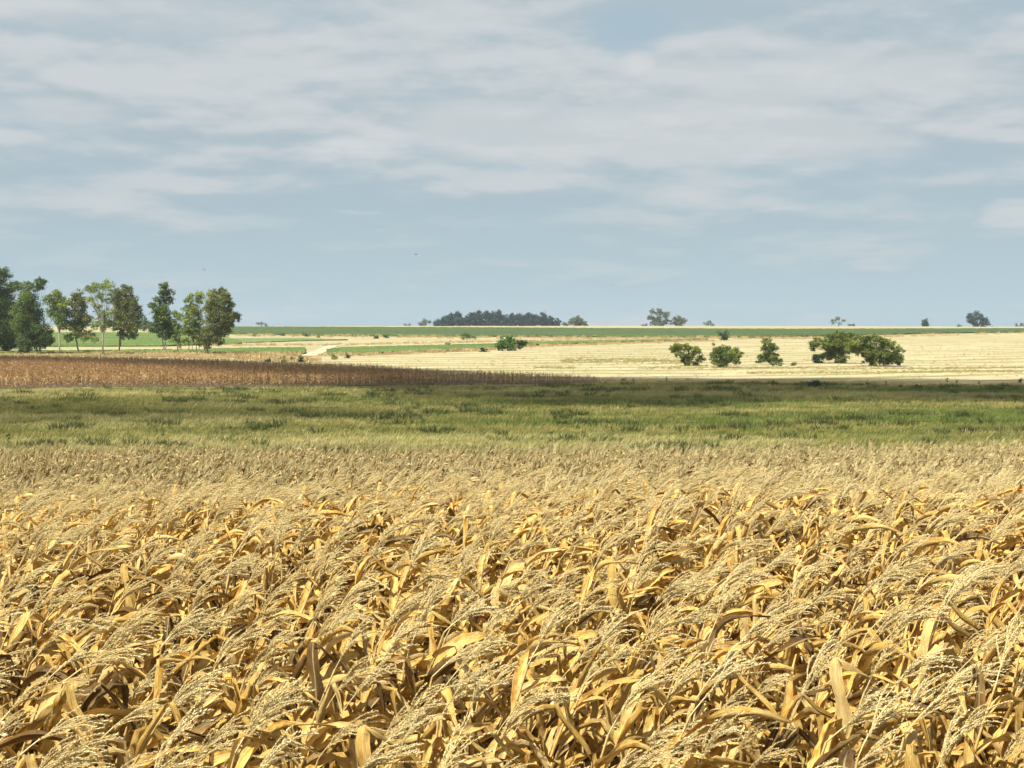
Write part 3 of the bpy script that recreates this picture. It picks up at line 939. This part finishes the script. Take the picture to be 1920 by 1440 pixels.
edge_line([(1200, 690), (1450, 690), (1700, 692), (1920, 689)], 700, 1.1, 0.6)
edge_line([(1400, 700), (1700, 698), (1920, 697)], 500, 1.3, 0.6)
edge_line([(1000, 689), (1080, 690)], 120, 1.2, 0.6)
pts = np.array(pts); n = len(pts)
scatter('regrowth', np.stack([pts[:, 0], pts[:, 1], zg(pts[:, 0], pts[:, 1]) + 0.02], 1), np.stack([np.zeros(n), np.zeros(n), rng.uniform(-3, 3, n)], 1), pts[:, 2],
        tuft_forms(6, 22, 0.55, 0.05, 0.5, M['grass_pale'], 840, 'regrowth_form'), 'thin green regrowth lines in the cream stubble by the bushes', 'grass')

# ------------------------------------------------------------------ trees and bushes
def tree(name, label, cat, base, blobs, fol, bark='bark', leaf=None, trunks=None, dens=3.0, group=None, sparse=0.0, rtrunk=None, d=None, squash=1.0, bare=0, fat=1.28):
    """blobs: crown masses read off the photo (column, row, radius); given real depth and size at the tree's own distance"""
    blobs = [(a, b, r_ * fat) for a, b, r_ in blobs]
    bx, by = hit(*base)
    if d: bx, by = at(base[0], base[1], d)[0], d
    z0 = float(zg(bx, by))
    pxm = by / F                                     # metres per photo pixel there
    leaf = leaf or max(0.16, by / 1600 * 1.25)
    bl = []
    cx = np.mean([b[0] for b in blobs]); half = max(max(b[0] for b in blobs) - min(b[0] for b in blobs), 6) * pxm / 2
    for (a, b, r_) in blobs:
        c_ = at(a, b, by)
        off = math.sqrt(max(0.05, 1 - min(1, abs(a - cx) * pxm / (half * 1.25)) ** 2)) * half
        c_ = c_ + np.array([0, rng.uniform(-1, 1) * off * 0.7, 0])
        bl.append((c_ - np.array([bx, by, z0]), r_ * pxm))
        if r_ * pxm > leaf * 2.2:                     # a second mass behind fills the depth
            c2 = c_ - np.array([bx, by, z0]) + np.array([rng.normal(0, r_ * pxm * .3), -np.sign(c_[1] - by) * off * 0.6, rng.normal(0, r_ * pxm * .2)])
            bl.append((c2, r_ * pxm * 0.85))
    root = bpy.data.objects.new(name, None); COL.objects.link(root); root.location = (bx, by, z0)
    tag(root, label, cat, group)
    # trunk and limbs
    tb = MB()
    H = max(c_[2] + r_ for c_, r_ in bl)
    rt = rtrunk if rtrunk else H * 0.0125
    tr = trunks or [0.0]
    tips = []
    for k, off in enumerate(tr):
        low = min(bl, key=lambda q_: abs(q_[0][0] - off * pxm) + q_[0][2] * 0.3)[0]
        foot = np.array([off * pxm, rng.uniform(-.3, .3) * rt * 6 if k else 0, -0.15])
        top = np.array([low[0] * 0.6 + foot[0] * 0.4, low[1] * 0.5, max(low[2], H * 0.35)])
        ss = np.linspace(0, 1, 7)[:, None]
        pl = foot * (1 - ss) + top * ss + np.concatenate([rng.normal(0, H * 0.008, (7, 2)), np.zeros((7, 1))], 1)
        pl[0] = foot
        r0 = rt / math.sqrt(len(tr))
        tube(tb, pl, np.linspace(r0 * 1.15, r0 * 0.7, 7), 7)
        tips.append((pl, r0))
    for c_, r_ in bl:
        pl, r0 = min(tips, key=lambda q_: np.linalg.norm(q_[0][-1] - c_))
        k = int(rng.integers(4, 7)) if c_[2] > pl[-1][2] * 0.8 else int(rng.integers(3, 5))
        a = pl[k]
        ss = np.linspace(0, 1, 6)[:, None]
        bow = np.array([0, 0, 1]) * (ss * (1 - ss)) * np.linalg.norm(c_ - a) * 0.2
        q_ = a * (1 - ss) + c_ * ss + bow + np.concatenate([np.zeros((1, 3)), rng.normal(0, r_ * 0.07, (5, 3))])
        tube(tb, q_, np.linspace(r0 * 0.42, r0 * 0.08, 6), 5)
        for _ in range(2):
            e = c_ + rng.normal(0, r_ * 0.6, 3)
            q2 = q_[3] * (1 - ss) + e * ss
            tube(tb, q2, np.linspace(r0 * 0.22, r0 * 0.06, 6), 4)
    for _ in range(bare):
        pl, r0 = tips[0]; a = pl[-1]
        e = a + np.array([rng.normal(0, H * .08), rng.normal(0, H * .06), H * rng.uniform(.25, .5)])
        ss = np.linspace(0, 1, 6)[:, None]
        tube(tb, a * (1 - ss) + e * ss + rng.normal(0, H * .008, (6, 3)), np.linspace(r0 * 0.4, r0 * 0.1, 6), 4)
    obj('trunk', tb.mesh('trunk', M[bark]), root)
    # crown: leaf sprays gathered in clumps
    cb = MB()
    for c_, r_ in bl:
        ncl = max(3, int((r_ / leaf) ** 1.4 * 1.6 * (1 - sparse)))
        dirs = rng.normal(0, 1, (ncl, 3)); dirs /= np.linalg.norm(dirs, axis=1, keepdims=True)
        cc = c_ + dirs * (rng.random((ncl, 1)) ** 0.45) * r_ * np.array([1, 1, 0.85 * squash])
        per = max(8, int(dens * 8.5 * (r_ / leaf) ** 2 / ncl))
        base_v = rng.random()
        cv = np.clip(base_v * 0.5 + rng.random(ncl) * 0.5, 0, 1)
        P_ = np.repeat(cc, per, 0) + rng.normal(0, 1, (ncl * per, 3)) * max(leaf * 0.75, r_ * 0.17) * np.array([1, 1, 0.75])
        P_[:, 2] = np.maximum(P_[:, 2], 0.05)
        k = len(P_)
        u = rng.normal(0, 1, (k, 3)); u /= np.linalg.norm(u, axis=1, keepdims=True)
        v_ = rng.normal(0, 1, (k, 3)); v_ -= u * (u * v_).sum(1, keepdims=True); v_ /= np.linalg.norm(v_, axis=1, keepdims=True)
        s1 = leaf * rng.uniform(0.3, 0.75, (k, 1)); s2 = s1 * rng.uniform(0.35, 0.8, (k, 1))
        V = np.stack([P_ - u * s1, P_ + v_ * s2, P_ + u * s1, P_ - v_ * s2], 1).reshape(-1, 3)
        A = np.repeat(np.stack([np.repeat(cv, per), rng.random(k), np.zeros(k)], 1), 4, 0)
        o_ = np.arange(k)[:, None] * 4
        cb.add(V, o_ + [0, 1, 2, 3], A)
    obj('crown' if cat == 'tree' else 'foliage', cb.mesh('crown', M[fol], smooth=False), root)
    return root

G1 = 'tall trees in the row at the left'
TALL = [
 ('dark spreading tall tree cut by the left edge of the photo', (12, 663), [(-2, 518, 13), (-14, 536, 18), (14, 540, 9), (27, 537, 8), (4, 563, 19), (-12, 590, 24), (12, 592, 18), (2, 614, 20), (18, 628, 15), (-16, 630, 20), (28, 612, 11), (4, 645, 11), (24, 645, 9)], 'fol_dark', 'bark', [0, -14], 3.0, 0),
 ('tall dark tree with loose pale wisps at its top, second from left', (44, 665), [(80, 529, 7), (68, 536, 8), (52, 537, 8), (50, 558, 13), (62, 568, 13), (45, 584, 15), (60, 592, 14), (52, 612, 18), (76, 616, 15), (84, 630, 12), (46, 634, 13), (66, 640, 10), (48, 650, 9), (74, 650, 7), (92, 640, 7)], 'fol_dark', 'bark', [-4, 8, 24], 3.0, 0),
 ('slim yellow-green tree on a pale trunk beside the dark pair', (110, 663), [(107, 551, 8), (93, 563, 9), (108, 568, 11), (122, 573, 10), (100, 588, 10), (118, 592, 12), (112, 608, 9), (126, 634, 7), (130, 606, 8)], 'fol_euc', 'bark_pale', [0], 2.4, 0.1),
 ('slim browning tree on a dark straight trunk, fourth from left', (145, 663), [(146, 556, 10), (136, 566, 8), (156, 570, 10), (145, 584, 11), (160, 596, 10), (148, 604, 13), (146, 622, 9), (160, 630, 9)], 'fol_brown', 'bark', [0], 2.3, 0.1),
 ('thin see-through tree on a whitish trunk, sky showing in its crown', (192, 667), [(168, 544, 8), (182, 539, 9), (199, 537, 10), (170, 560, 7), (190, 556, 8), (205, 562, 7), (180, 578, 7), (196, 586, 9), (186, 602, 10), (176, 608, 7), (198, 614, 7), (178, 636, 6), (205, 603, 7)], 'fol_euc', 'bark_pale', [0], 1.5, 0.3),
 ('full rounded brown-green tree on a forked dark trunk', (223, 661), [(238, 545, 9), (225, 551, 10), (250, 560, 8), (222, 568, 12), (244, 572, 12), (257, 578, 7), (224, 590, 13), (246, 594, 13), (234, 608, 12), (250, 614, 9), (216, 612, 8), (246, 629, 7), (228, 627, 7)], 'fol_brown', 'bark', [0, 3], 2.7, 0),
 ('narrow dark green upright tree standing apart with open sky at its left', (306, 665), [(309, 538, 7), (316, 549, 7), (305, 549, 6), (311, 562, 8), (296, 562, 5), (290, 576, 7), (305, 578, 11), (293, 590, 10), (311, 592, 11), (299, 605, 12), (314, 610, 10), (292, 616, 8), (306, 622, 11), (318, 626, 8)], 'fol_dark', 'bark_pale', [0, 4], 3.0, 0),
 ('low thin yellowish tree with bare twigs on top', (333, 665), [(327, 588, 6), (338, 596, 7), (324, 604, 6), (334, 612, 8), (326, 624, 6), (340, 622, 6), (330, 634, 7), (338, 644, 6)], 'fol_euc', 'bark_pale', [0], 1.8, 0.2),
 ('feathery tree with two thin tops and several stems', (360, 666), [(357, 557, 6), (352, 566, 5), (374, 552, 6), (372, 563, 7), (360, 574, 8), (350, 584, 9), (366, 586, 11), (356, 600, 10), (372, 604, 10), (358, 616, 9), (352, 640, 6), (372, 624, 8), (364, 632, 8), (372, 642, 7), (346, 618, 7)], 'fol_euc', 'bark_pale', [-6, 0, 8, 14], 2.1, 0.15),
 ('wide bushy tree with browned leaves at the right end of the row', (385, 667), [(396, 550, 7), (410, 549, 8), (424, 556, 8), (401, 563, 11), (419, 570, 11), (432, 572, 7), (394, 580, 11), (411, 586, 13), (430, 590, 9), (443, 592, 6), (446, 600, 3), (398, 602, 12), (418, 606, 12), (434, 608, 6), (392, 620, 11), (408, 626, 10), (384, 636, 8), (424, 622, 7), (398, 640, 8), (412, 638, 7), (390, 650, 6)], 'fol_brown', 'bark_pale', [-2, 3, 6], 2.8, 0),
]
for lab, base, bl, fol, bark, tr, dn, spz in TALL:
    tree('tall_tree', lab, 'tree', base, bl, fol, bark, trunks=tr, dens=dn, group=G1, sparse=spz * 0.6, leaf=0.29, fat=1.5, bare=3 if 'bare twigs' in lab else 0)
tree('distant_tree', 'small dark distant tree seen between the tall trees', 'tree', (270, 621), [(268, 602, 7), (279, 606, 8), (262, 612, 6), (273, 613, 8), (283, 614, 5)], 'fol_dark', leaf=0.9)

# bushes standing in the stubble
G2 = 'trees and bushes standing in the cream stubble'
BUSH = [
 ('low_tree', 'low arching tree with a gap between two crowns, left of the stubble trees', (1284, 686), [(1262, 654, 6), (1270, 652, 8), (1281, 652, 7), (1290, 653, 5), (1303, 654, 6), (1308, 660, 5), (1274, 664, 6), (1298, 668, 8), (1310, 672, 7), (1284, 674, 6), (1292, 679, 5), (1306, 681, 4)], 'fol_willow', [0, 8]),
 ('low_tree', 'round low tree with a stray twig on its upper left', (1357, 689), [(1345, 655, 6), (1358, 655, 8), (1371, 659, 8), (1384, 661, 5), (1387, 668, 3), (1348, 668, 10), (1366, 670, 11), (1337, 677, 5), (1376, 674, 7), (1357, 680, 8), (1337, 645, 2.5)], 'fol_willow', [0, 6]),
 ('low_tree', 'small upright tree with a narrow top, standing alone mid-stubble', (1443, 681), [(1432, 640, 4), (1444, 642, 6), (1449, 650, 7), (1438, 652, 7), (1442, 662, 9), (1452, 666, 7), (1430, 670, 7), (1446, 673, 8), (1458, 674, 5), (1424, 677, 4)], 'fol_willow', [0]),
 ('large_tree', 'tallest spreading dark tree of the pair in the stubble, arm to the left', (1572, 681), [(1574, 627, 6), (1588, 628, 6), (1562, 630, 5), (1600, 633, 5), (1553, 632, 5), (1531, 641, 8), (1521, 647, 5), (1545, 643, 7), (1570, 637, 12), (1588, 640, 11), (1558, 650, 9), (1574, 654, 12), (1592, 656, 8), (1562, 666, 10), (1576, 672, 9), (1524, 653, 4)], 'fol_willow', [-2, 4]),
 ('large_tree', 'broad domed tree touching the ground, right one of the pair in the stubble', (1648, 687), [(1600, 644, 9), (1614, 638, 9), (1638, 634, 7), (1630, 642, 9), (1654, 641, 9), (1668, 646, 8), (1679, 655, 8), (1597, 656, 6), (1612, 654, 10), (1632, 656, 12), (1654, 660, 12), (1674, 668, 10), (1683, 676, 6), (1640, 672, 10), (1660, 676, 9), (1622, 666, 7), (1640, 681, 6)], 'fol_willow', [-10, 2, 8]),
 ('round_bush', 'small dark bush under the left arm of the tallest stubble tree', (1535, 681), [(1531, 670, 5), (1538, 668, 5), (1536, 676, 6), (1529, 676, 4)], 'fol_weed', [0]),
 ('round_bush', 'low weedy clump at the foot of the small upright stubble tree', (1456, 687), [(1449, 683, 3), (1456, 681, 3), (1463, 684, 3)], 'fol_bush', [0]),
 ('round_bush', 'tiny bush alone between the upright tree and the big pair', (1487, 686), [(1485, 683, 3), (1489, 682, 3)], 'fol_willow', [0]),
]
for nm, lab, base, bl, fol, tr in BUSH:
    tree(nm, lab, 'tree' if nm != 'round_bush' else 'bush', base, bl, fol, trunks=tr, dens=3.6, group=G2, fat=1.42, leaf=0.215, rtrunk=0.16 if nm != 'round_bush' else 0.05)
tree('round_bush', 'leafy bright green bush at the end of the middle crop strip', 'bush', (951, 658), [(936, 645, 6), (944, 640, 7), (953, 638, 7), (961, 643, 7), (947, 649, 8), (958, 651, 7), (938, 650, 5)], 'fol_bush', dens=3.2, leaf=0.42, rtrunk=0.1)
tree('round_bush', 'smaller dark bush joined to the right of the bright green bush', 'bush', (976, 655), [(970, 641, 5), (978, 641, 6), (985, 645, 4), (975, 648, 6), (988, 643, 3)], 'fol_dark', dens=3.2, leaf=0.42, rtrunk=0.1)
tree('round_bush', 'dark spiky bush against the horizon crop, below the far grove', 'bush', (876, 637), [(869, 629, 3.5), (877, 628, 4), (882, 632, 3.5), (872, 633, 4), (890, 634, 2.5)], 'fol_dark', leaf=0.6, rtrunk=0.1)
tree('round_bush', 'dark round bush against the horizon crop, above the round low tree', 'bush', (1357, 638), [(1352, 627, 4), (1360, 626, 5), (1357, 632, 6), (1348, 620, 2), (1364, 630, 4)], 'fol_dark', leaf=0.6, rtrunk=0.1)
for i, (a, b, s_) in enumerate([(532, 679, 4), (546, 676, 3.5), (563, 679, 5), (627, 674, 4), (652, 672, 4), (503, 679, 3), (477, 631, 3), (530, 630, 2.6), (575, 631, 3), (597, 633, 2.5), (706, 635, 3), (725, 634, 3), (840, 649, 2.5), (908, 660, 4)]):
    tree('shrub', None, 'bush', (a, b), [(a, b - s_ * 1.3, s_ * .75), (a + s_ * .5, b - s_ * .6, s_ * .7), (a - s_ * .5, b - s_ * .5, s_ * .6)], 'fol_weed' if i % 3 else 'fol_willow', leaf=0.35 if b > 660 else 0.6, rtrunk=0.04)\
        .__setitem__('label', ('small dark shrub in the dry strip between russet maize and green crop' if b > 665 else 'tiny dark shrub along the pale bank under the horizon crop') if i != 13 else 'small shrub at the edge of the middle crop, left of the bright green bush')
for o in [q_ for q_ in COL.objects if q_.name.startswith('shrub')]:
    o['group'] = 'small dark shrubs in the dry strip' if 'dry strip' in o['label'] else ('tiny shrubs along the pale bank' if 'pale bank' in o['label'] else 'small shrubs')

# the skyline
HD = 1480
def sky_tree(lab, base, bl, fol='fol_far', group=None, name='skyline_tree', **k):
    k.setdefault('fat', 1.15); k.setdefault('leaf', 1.1)
    return tree(name, lab, 'tree' if 'bush' not in name else 'bush', base, bl, fol, d=HD, dens=3.0, group=group, rtrunk=0.35, **k)
sky_tree('faint small tree on the skyline just right of the tall row', (490, 613), [(485, 608, 3), (491, 606, 3.5), (497, 609, 3)])
sky_tree('faint low olive tree on the skyline, left of the far grove', (797, 613), [(788, 606, 4), (797, 603, 5), (806, 606, 4), (792, 609, 3)])
sky_tree('tiny pale skyline bush, leftmost before the far grove', (763, 613), [(760, 609, 2.2), (767, 609, 2.5)])
GT = [(822, 600, 6), (833, 595, 7), (846, 591, 8), (860, 588, 8), (874, 595, 7), (886, 588, 8), (898, 587, 8), (911, 587, 8), (923, 589, 8), (935, 587, 8), (948, 593, 7), (961, 591, 8), (975, 592, 8), (990, 589, 8), (1004, 592, 8), (1018, 590, 8), (1030, 595, 7), (1043, 600, 6)]
for i, (a, b, r_) in enumerate(GT):
    lab = {0: 'low dark tree at the left end of the far grove', 3: 'twin-topped tall tree on the left hump of the far grove', 17: 'lowest tree tapering off the right end of the far grove'}.get(i, 'dense blue-dark evergreen tree within the long grove on the skyline')
    bl = [(a, b, r_ * .55), (a - 3, b + 5, r_ * .7), (a + 4, b + 5, r_ * .7), (a, b + 11, r_ * .95), (a + 3, 607, 6), (a - 4, 607, 6)]
    sky_tree(lab, (a, 613), bl, 'fol_grove', 'trees of the far grove', 'grove_tree')
sky_tree('rounded olive tree right after the far grove', (1083, 614), [(1082, 597, 6), (1075, 603, 6), (1090, 602, 7), (1083, 607, 8), (1097, 607, 5)])
sky_tree('low bush between the far grove and the rounded olive tree', (1064, 614), [(1060, 607, 4), (1068, 606, 4), (1064, 610, 4)], name='skyline_bush')
sky_tree('tallest light green skyline tree with a broken outline, right of centre', (1238, 614), [(1226, 586, 5), (1222, 594, 6), (1238, 586, 7), (1249, 592, 6), (1234, 598, 8), (1250, 602, 7), (1226, 606, 6), (1240, 608, 7), (1217, 595, 2.5)])
sky_tree('round tree touching the tallest skyline tree on its right', (1272, 614), [(1272, 598, 7), (1264, 604, 6), (1281, 602, 6), (1273, 608, 7)])
sky_tree('dark low skyline bush left of the tallest skyline tree', (1210, 614), [(1206, 610, 2.5), (1212, 610, 2.5)], 'fol_grove', name='skyline_bush')
sky_tree('small flat dark skyline tree between the round tree and the large stubble pair', (1328, 614), [(1322, 608, 3), (1329, 606, 4), (1336, 608, 3)], 'fol_dark')
sky_tree('thin umbrella-shaped skyline tree above the big stubble pair', (1572, 614), [(1561, 602, 3.2), (1567, 599, 3.5), (1575, 598, 3.5), (1582, 601, 3), (1562, 606, 2.5), (1575, 607, 2.2)])
sky_tree('tiny dark skyline bush right of the umbrella-shaped tree', (1595, 614), [(1592, 609, 2.2), (1598, 610, 2.6)], 'fol_grove', name='skyline_bush')
sky_tree('dark column-shaped clipped tree on the skyline', (1735, 616), [(1735, 600, 4.5), (1732, 604, 5), (1738, 604, 5), (1732, 609, 5.5), (1738, 609, 5.5), (1735, 613, 6)], 'fol_grove', fat=0.85, leaf=0.8)
sky_tree('large blue-dark tree with a sloping right side on the skyline', (1832, 614), [(1820, 590, 5), (1829, 588, 5), (1836, 593, 7), (1824, 598, 8), (1838, 600, 8), (1847, 602, 6), (1852, 607, 4), (1830, 606, 8), (1843, 608, 6), (1816, 598, 4)], 'fol_grove')
sky_tree('pale low bush on the skyline at the right edge of the photo', (1912, 614), [(1906, 610, 3), (1914, 609, 3), (1921, 611, 3)], name='skyline_bush')
sky_tree('tiny dark dot of a bush left of the sloping skyline tree', (1798, 614), [(1796, 611, 2), (1800, 611, 2)], 'fol_grove', name='skyline_bush')

# weeds standing in the pasture
def weed(lab, px, py, h, wd, group, fol='fol_weed', name='tall_weed'):
    if wd > h:
        bl = [(px + wd * rng.uniform(-.5, .5), py - h * rng.uniform(.15, .7), h * rng.uniform(.25, .42)) for _ in range(int(3 + wd / 3))]
    else:
        bl = [(px + rng.normal(0, wd * .22), py - h * s, wd * (0.55 - .32 * s)) for s in (0.12, 0.35, 0.6, 0.85)]
    return tree(name, lab, 'weed', (px, py), bl, fol, leaf=max(0.10, hit(px, py)[1] / 1600 * 0.8), dens=1.5, rtrunk=0.02, group=group, fat=1.0)
weed('dark upright weed alone in the open middle pasture', 697, 789, 15, 5, None)
weed('tallest dark leafy weed of the group in the middle pasture', 772, 799, 25, 9, None)
weed('slender dark weed right of the tallest pasture weed', 793, 800, 20, 5, None)
weed('dark weed at the left edge where pasture meets maize', 12, 838, 26, 9, None)
weed('low dark weed left of the tallest pasture weed', 760, 803, 10, 6, None)
spots = [(1080, 807, 8, 12), (1035, 816, 8, 15), (1015, 815, 7, 9), (1065, 820, 9, 7), (1092, 823, 12, 8), (1120, 806, 8, 10), (1148, 812, 12, 7), (1215, 800, 8, 10), (1240, 806, 10, 7),
         (1288, 810, 14, 8), (1466, 812, 8, 12), (1500, 836, 8, 26), (1455, 832, 8, 14), (1352, 808, 8, 12), (840, 820, 10, 7), (905, 815, 7, 7), (610, 834, 10, 12), (395, 746, 8, 9), (625, 742, 6, 12),
         (145, 738, 8, 16), (437, 824, 8, 8), (305, 820, 8, 7), (275, 830, 8, 12), (390, 828, 10, 14), (1170, 716, 8, 12), (1060, 742, 6, 14), (1150, 737, 6, 10), (1210, 736, 6, 9), (755, 746, 5, 7),
         (1005, 740, 7, 4), (1590, 730, 7, 14), (1650, 728, 7, 12), (240, 735, 8, 20), (430, 738, 9, 22), (490, 733, 6, 10), (1825, 760, 6, 10), (1850, 768, 6, 12), (1905, 770, 6, 10)]
for (a, b, h, wd) in spots:
    weed('low dark leafy clump growing in the pasture', a, b, h, wd * 0.8, 'dark leafy clumps in the pasture', 'fol_pasture', name='weed_clump')
for (a, b, h, wd) in [(1188, 718, 12, 5), (1250, 716, 13, 2.5), (1330, 722, 8, 6), (1412, 720, 9, 8), (1450, 722, 13, 3), (1492, 722, 8, 9), (1527, 724, 16, 20), (1618, 724, 10, 8), (1662, 720, 9, 3), (1625, 722, 12, 7), (1720, 727, 10, 12), (1776, 716, 11, 3), (1792, 718, 9, 6), (1835, 719, 7, 5), (1912, 716, 10, 9), (1690, 727, 9, 14), (1760, 728, 9, 10), (1880, 728, 8, 16), (1130, 720, 8, 12)]:
    weed({1527: 'largest dark bush on the shaded line between pasture and stubble', 1188: 'dark weed just past the tip of the russet maize wedge', 1912: 'dark weed on the stubble line at the right edge of the photo',
          1250: 'thin dark upright stem alone on the grey stubble strip'}.get(a, 'dark weed on the shaded line between pasture and stubble'), a, b + 3, h, wd, 'weeds along the stubble edge', name='weed_clump')

# ------------------------------------------------------------------ birds
def bird(lab, px, py, d, bank, span):
    p = at(px, py, d)
    root = bpy.data.objects.new('flying_bird', None); COL.objects.link(root)
    root.location = p; root.rotation_euler = (0, bank, rng.uniform(-1, 1))
    tag(root, lab, 'bird', 'birds in the sky')
    mb = MB()
    yy = np.linspace(-0.5, 0.5, 12)
    prof = np.array([0.01, 0.055, 0.07, 0.06, 0.09, 0.11, 0.12, 0.11, 0.085, 0.065, 0.05, 0.008]) * 0.62
    tube(mb, np.stack([np.zeros(12), yy * span * 0.5, np.zeros(12) + 0.02 * np.sin(yy * 3)], 1), prof * span, 8)
    mb.add(np.array([[-.02, -.2, 0], [.02, -.2, 0], [.09, -.36, 0.0], [-.09, -.36, 0.0], [0, -.28, .012]]) * span, [(0, 1, 4), (1, 2, 4), (2, 3, 4), (3, 0, 4)])
    obj('body', mb.mesh('bird_body', M['feather']), root)
    for s in (-1, 1):
        wb = MB()
        up = np.array([[0.03, .09, .02], [.22, .13, .10], [.50, .0, .07], [.36, -.06, .075], [.20, -.08, .085], [0.03, -.07, .015]])
        up[:, 0] *= s
        top = up * span; bot = top - np.array([0, 0, 0.012 * span])
        V = np.concatenate([top, bot]); fs = [(0, 1, 4, 5), (1, 2, 3, 4), (6, 7, 10, 11), (7, 8, 9, 10)] + [(k, (k + 1) % 6, (k + 1) % 6 + 6, k + 6) for k in range(6)]
        wb.add(V, fs)
        obj('wing', wb.mesh('bird_wing', M['feather']), root)
bird('tiny bird flying above the right end of the tall tree row', 383, 506, 210, 0.5, 0.62)
bird('tiny bird flying high left of the centre of the sky', 780, 477, 230, -0.2, 0.66)
bird('tiny bird flying low right of centre, above the far fields', 1150, 534, 230, 0.15, 0.66)

# ------------------------------------------------------------------ clouds that shade the valley, one added for the maize slope (thin decks overhead, out of the frame)
def cloud(px_poly, alt, thick, density, seed):
    """its shadow falls on the ground patch outlined by photo pixels"""
    G = np.array([hit(*p) for p in px_poly])
    Z0 = float(np.mean(zg(G[:, 0], G[:, 1])))
    k = (alt - Z0) / SDIR.z
    G = G + np.array([SDIR.x, SDIR.y]) * k
    lo, hi = G.min(0) - 15, G.max(0) + 15
    nx = int(min(150, (hi[0] - lo[0]) / 3.0)); ny = int(min(110, max(16, (hi[1] - lo[1]) / 1.6)))
    xs = np.linspace(lo[0], hi[0], nx); ys = np.linspace(lo[1], hi[1], ny)
    Xc, Yc = np.meshgrid(xs, ys)
    inside = np.zeros(Xc.shape, bool); dmin = np.full(Xc.shape, 1e9)
    for i in range(len(G)):
        a, b = G[i], G[(i + 1) % len(G)]
        cond = ((a[1] > Yc) != (b[1] > Yc)) & (Xc < (b[0] - a[0]) * (Yc - a[1]) / (b[1] - a[1] + 1e-9) + a[0])
        inside ^= cond
        ab = b - a; tt = np.clip(((Xc - a[0]) * ab[0] + (Yc - a[1]) * ab[1]) / (ab @ ab), 0, 1)
        dmin = np.minimum(dmin, np.hypot(Xc - a[0] - tt * ab[0], Yc - a[1] - tt * ab[1]))
    sd = np.where(inside, dmin, -dmin) + (vnoise(Xc, Yc, 14, seed) - 0.5) * 9 + (vnoise(Xc, Yc, 5, seed + 1) - 0.5) * 3
    th = np.clip((sd + 1) / 8, 0, 1) * thick * (0.6 + 0.8 * vnoise(Xc, Yc, 11, seed + 2))
    th[0] = th[-1] = 0; th[:, 0] = th[:, -1] = 0
    th = th + 0.02
    top = np.stack([Xc, Yc, alt + th * 0.7], -1).reshape(-1, 3); bot = np.stack([Xc, Yc, alt - th * 0.3], -1).reshape(-1, 3)
    i, j = np.meshgrid(np.arange(nx - 1), np.arange(ny - 1)); a = (j * nx + i).ravel(); N = nx * ny
    keep = (th.ravel()[a] > 0.05) | (th.ravel()[a + 1] > 0.05) | (th.ravel()[a + nx] > 0.05) | (th.ravel()[a + nx + 1] > 0.05)
    q1 = np.stack([a, a + 1, a + nx + 1, a + nx], 1)[keep]
    mb = MB(); fs = [q1, q1[:, ::-1] + N]
    # close the rim
    from collections import Counter
    cnt = Counter()
    for f in q1:
        for e in range(4):
            cnt[tuple(sorted((int(f[e]), int(f[(e + 1) % 4]))))] += 1
    rim = []
    for f in q1:
        for e in range(4):
            p0, p1 = int(f[e]), int(f[(e + 1) % 4])
            if cnt[tuple(sorted((p0, p1)))] == 1: rim.append((p1, p0, p0 + N, p1 + N))
    mb.add(np.concatenate([top, bot]), np.concatenate(fs + [np.array(rim)]))
    mm, t = new_mat('cloud_vapour')
    pv = t.node('ShaderNodeVolumePrincipled', {'Color': (1, 1, 1), 'Density': density, 'Anisotropy': 0.3})
    t.node('ShaderNodeOutputMaterial', {'Volume': pv.outputs[0]})
    tag(obj('cloud', mb.mesh('cloud', mm)), 'thin unseen cloud outlined to shade a patch of the land', 'cloud', kind='stuff')
cloud([(-300, 676), (100, 678), (420, 686), (700, 690), (900, 699), (1100, 709), (1500, 709), (2150, 713), (2150, 764), (1500, 756), (1300, 768), (1000, 762), (760, 750), (640, 727), (430, 722), (330, 706), (60, 694), (-300, 692)], 420, 14, 0.11, 21)
cloud([(-300, 857), (960, 857), (1560, 853), (1800, 874), (2200, 880), (2200, 902), (960, 912), (-300, 912)], 420, 8, 0.12, 51)  # added thin cloud, out of view, to dull the far maize slope
cloud([(-300, 752), (200, 752), (560, 762), (700, 782), (500, 800), (200, 803), (-300, 800)], 420, 10, 0.065, 31)

# ------------------------------------------------------------------ haze
def haze():
    V = [(a, b, c_) for a in (-3000, 3000) for b in (-150, 2500) for c_ in (-14, 30)]
    mb = MB(); mb.add(V, [(0, 1, 3, 2), (4, 6, 7, 5), (0, 4, 5, 1), (2, 3, 7, 6), (0, 2, 6, 4), (1, 5, 7, 3)])
    mm, t = new_mat('haze_air')
    pv = t.node('ShaderNodeVolumePrincipled', {'Color': (0.80, 0.90, 1.0), 'Density': 0.00009, 'Anisotropy': 0.2})
    t.node('ShaderNodeOutputMaterial', {'Volume': pv.outputs[0]})
    tag(obj('haze', mb.mesh('haze', mm, smooth=False)), kind='stuff')
haze()
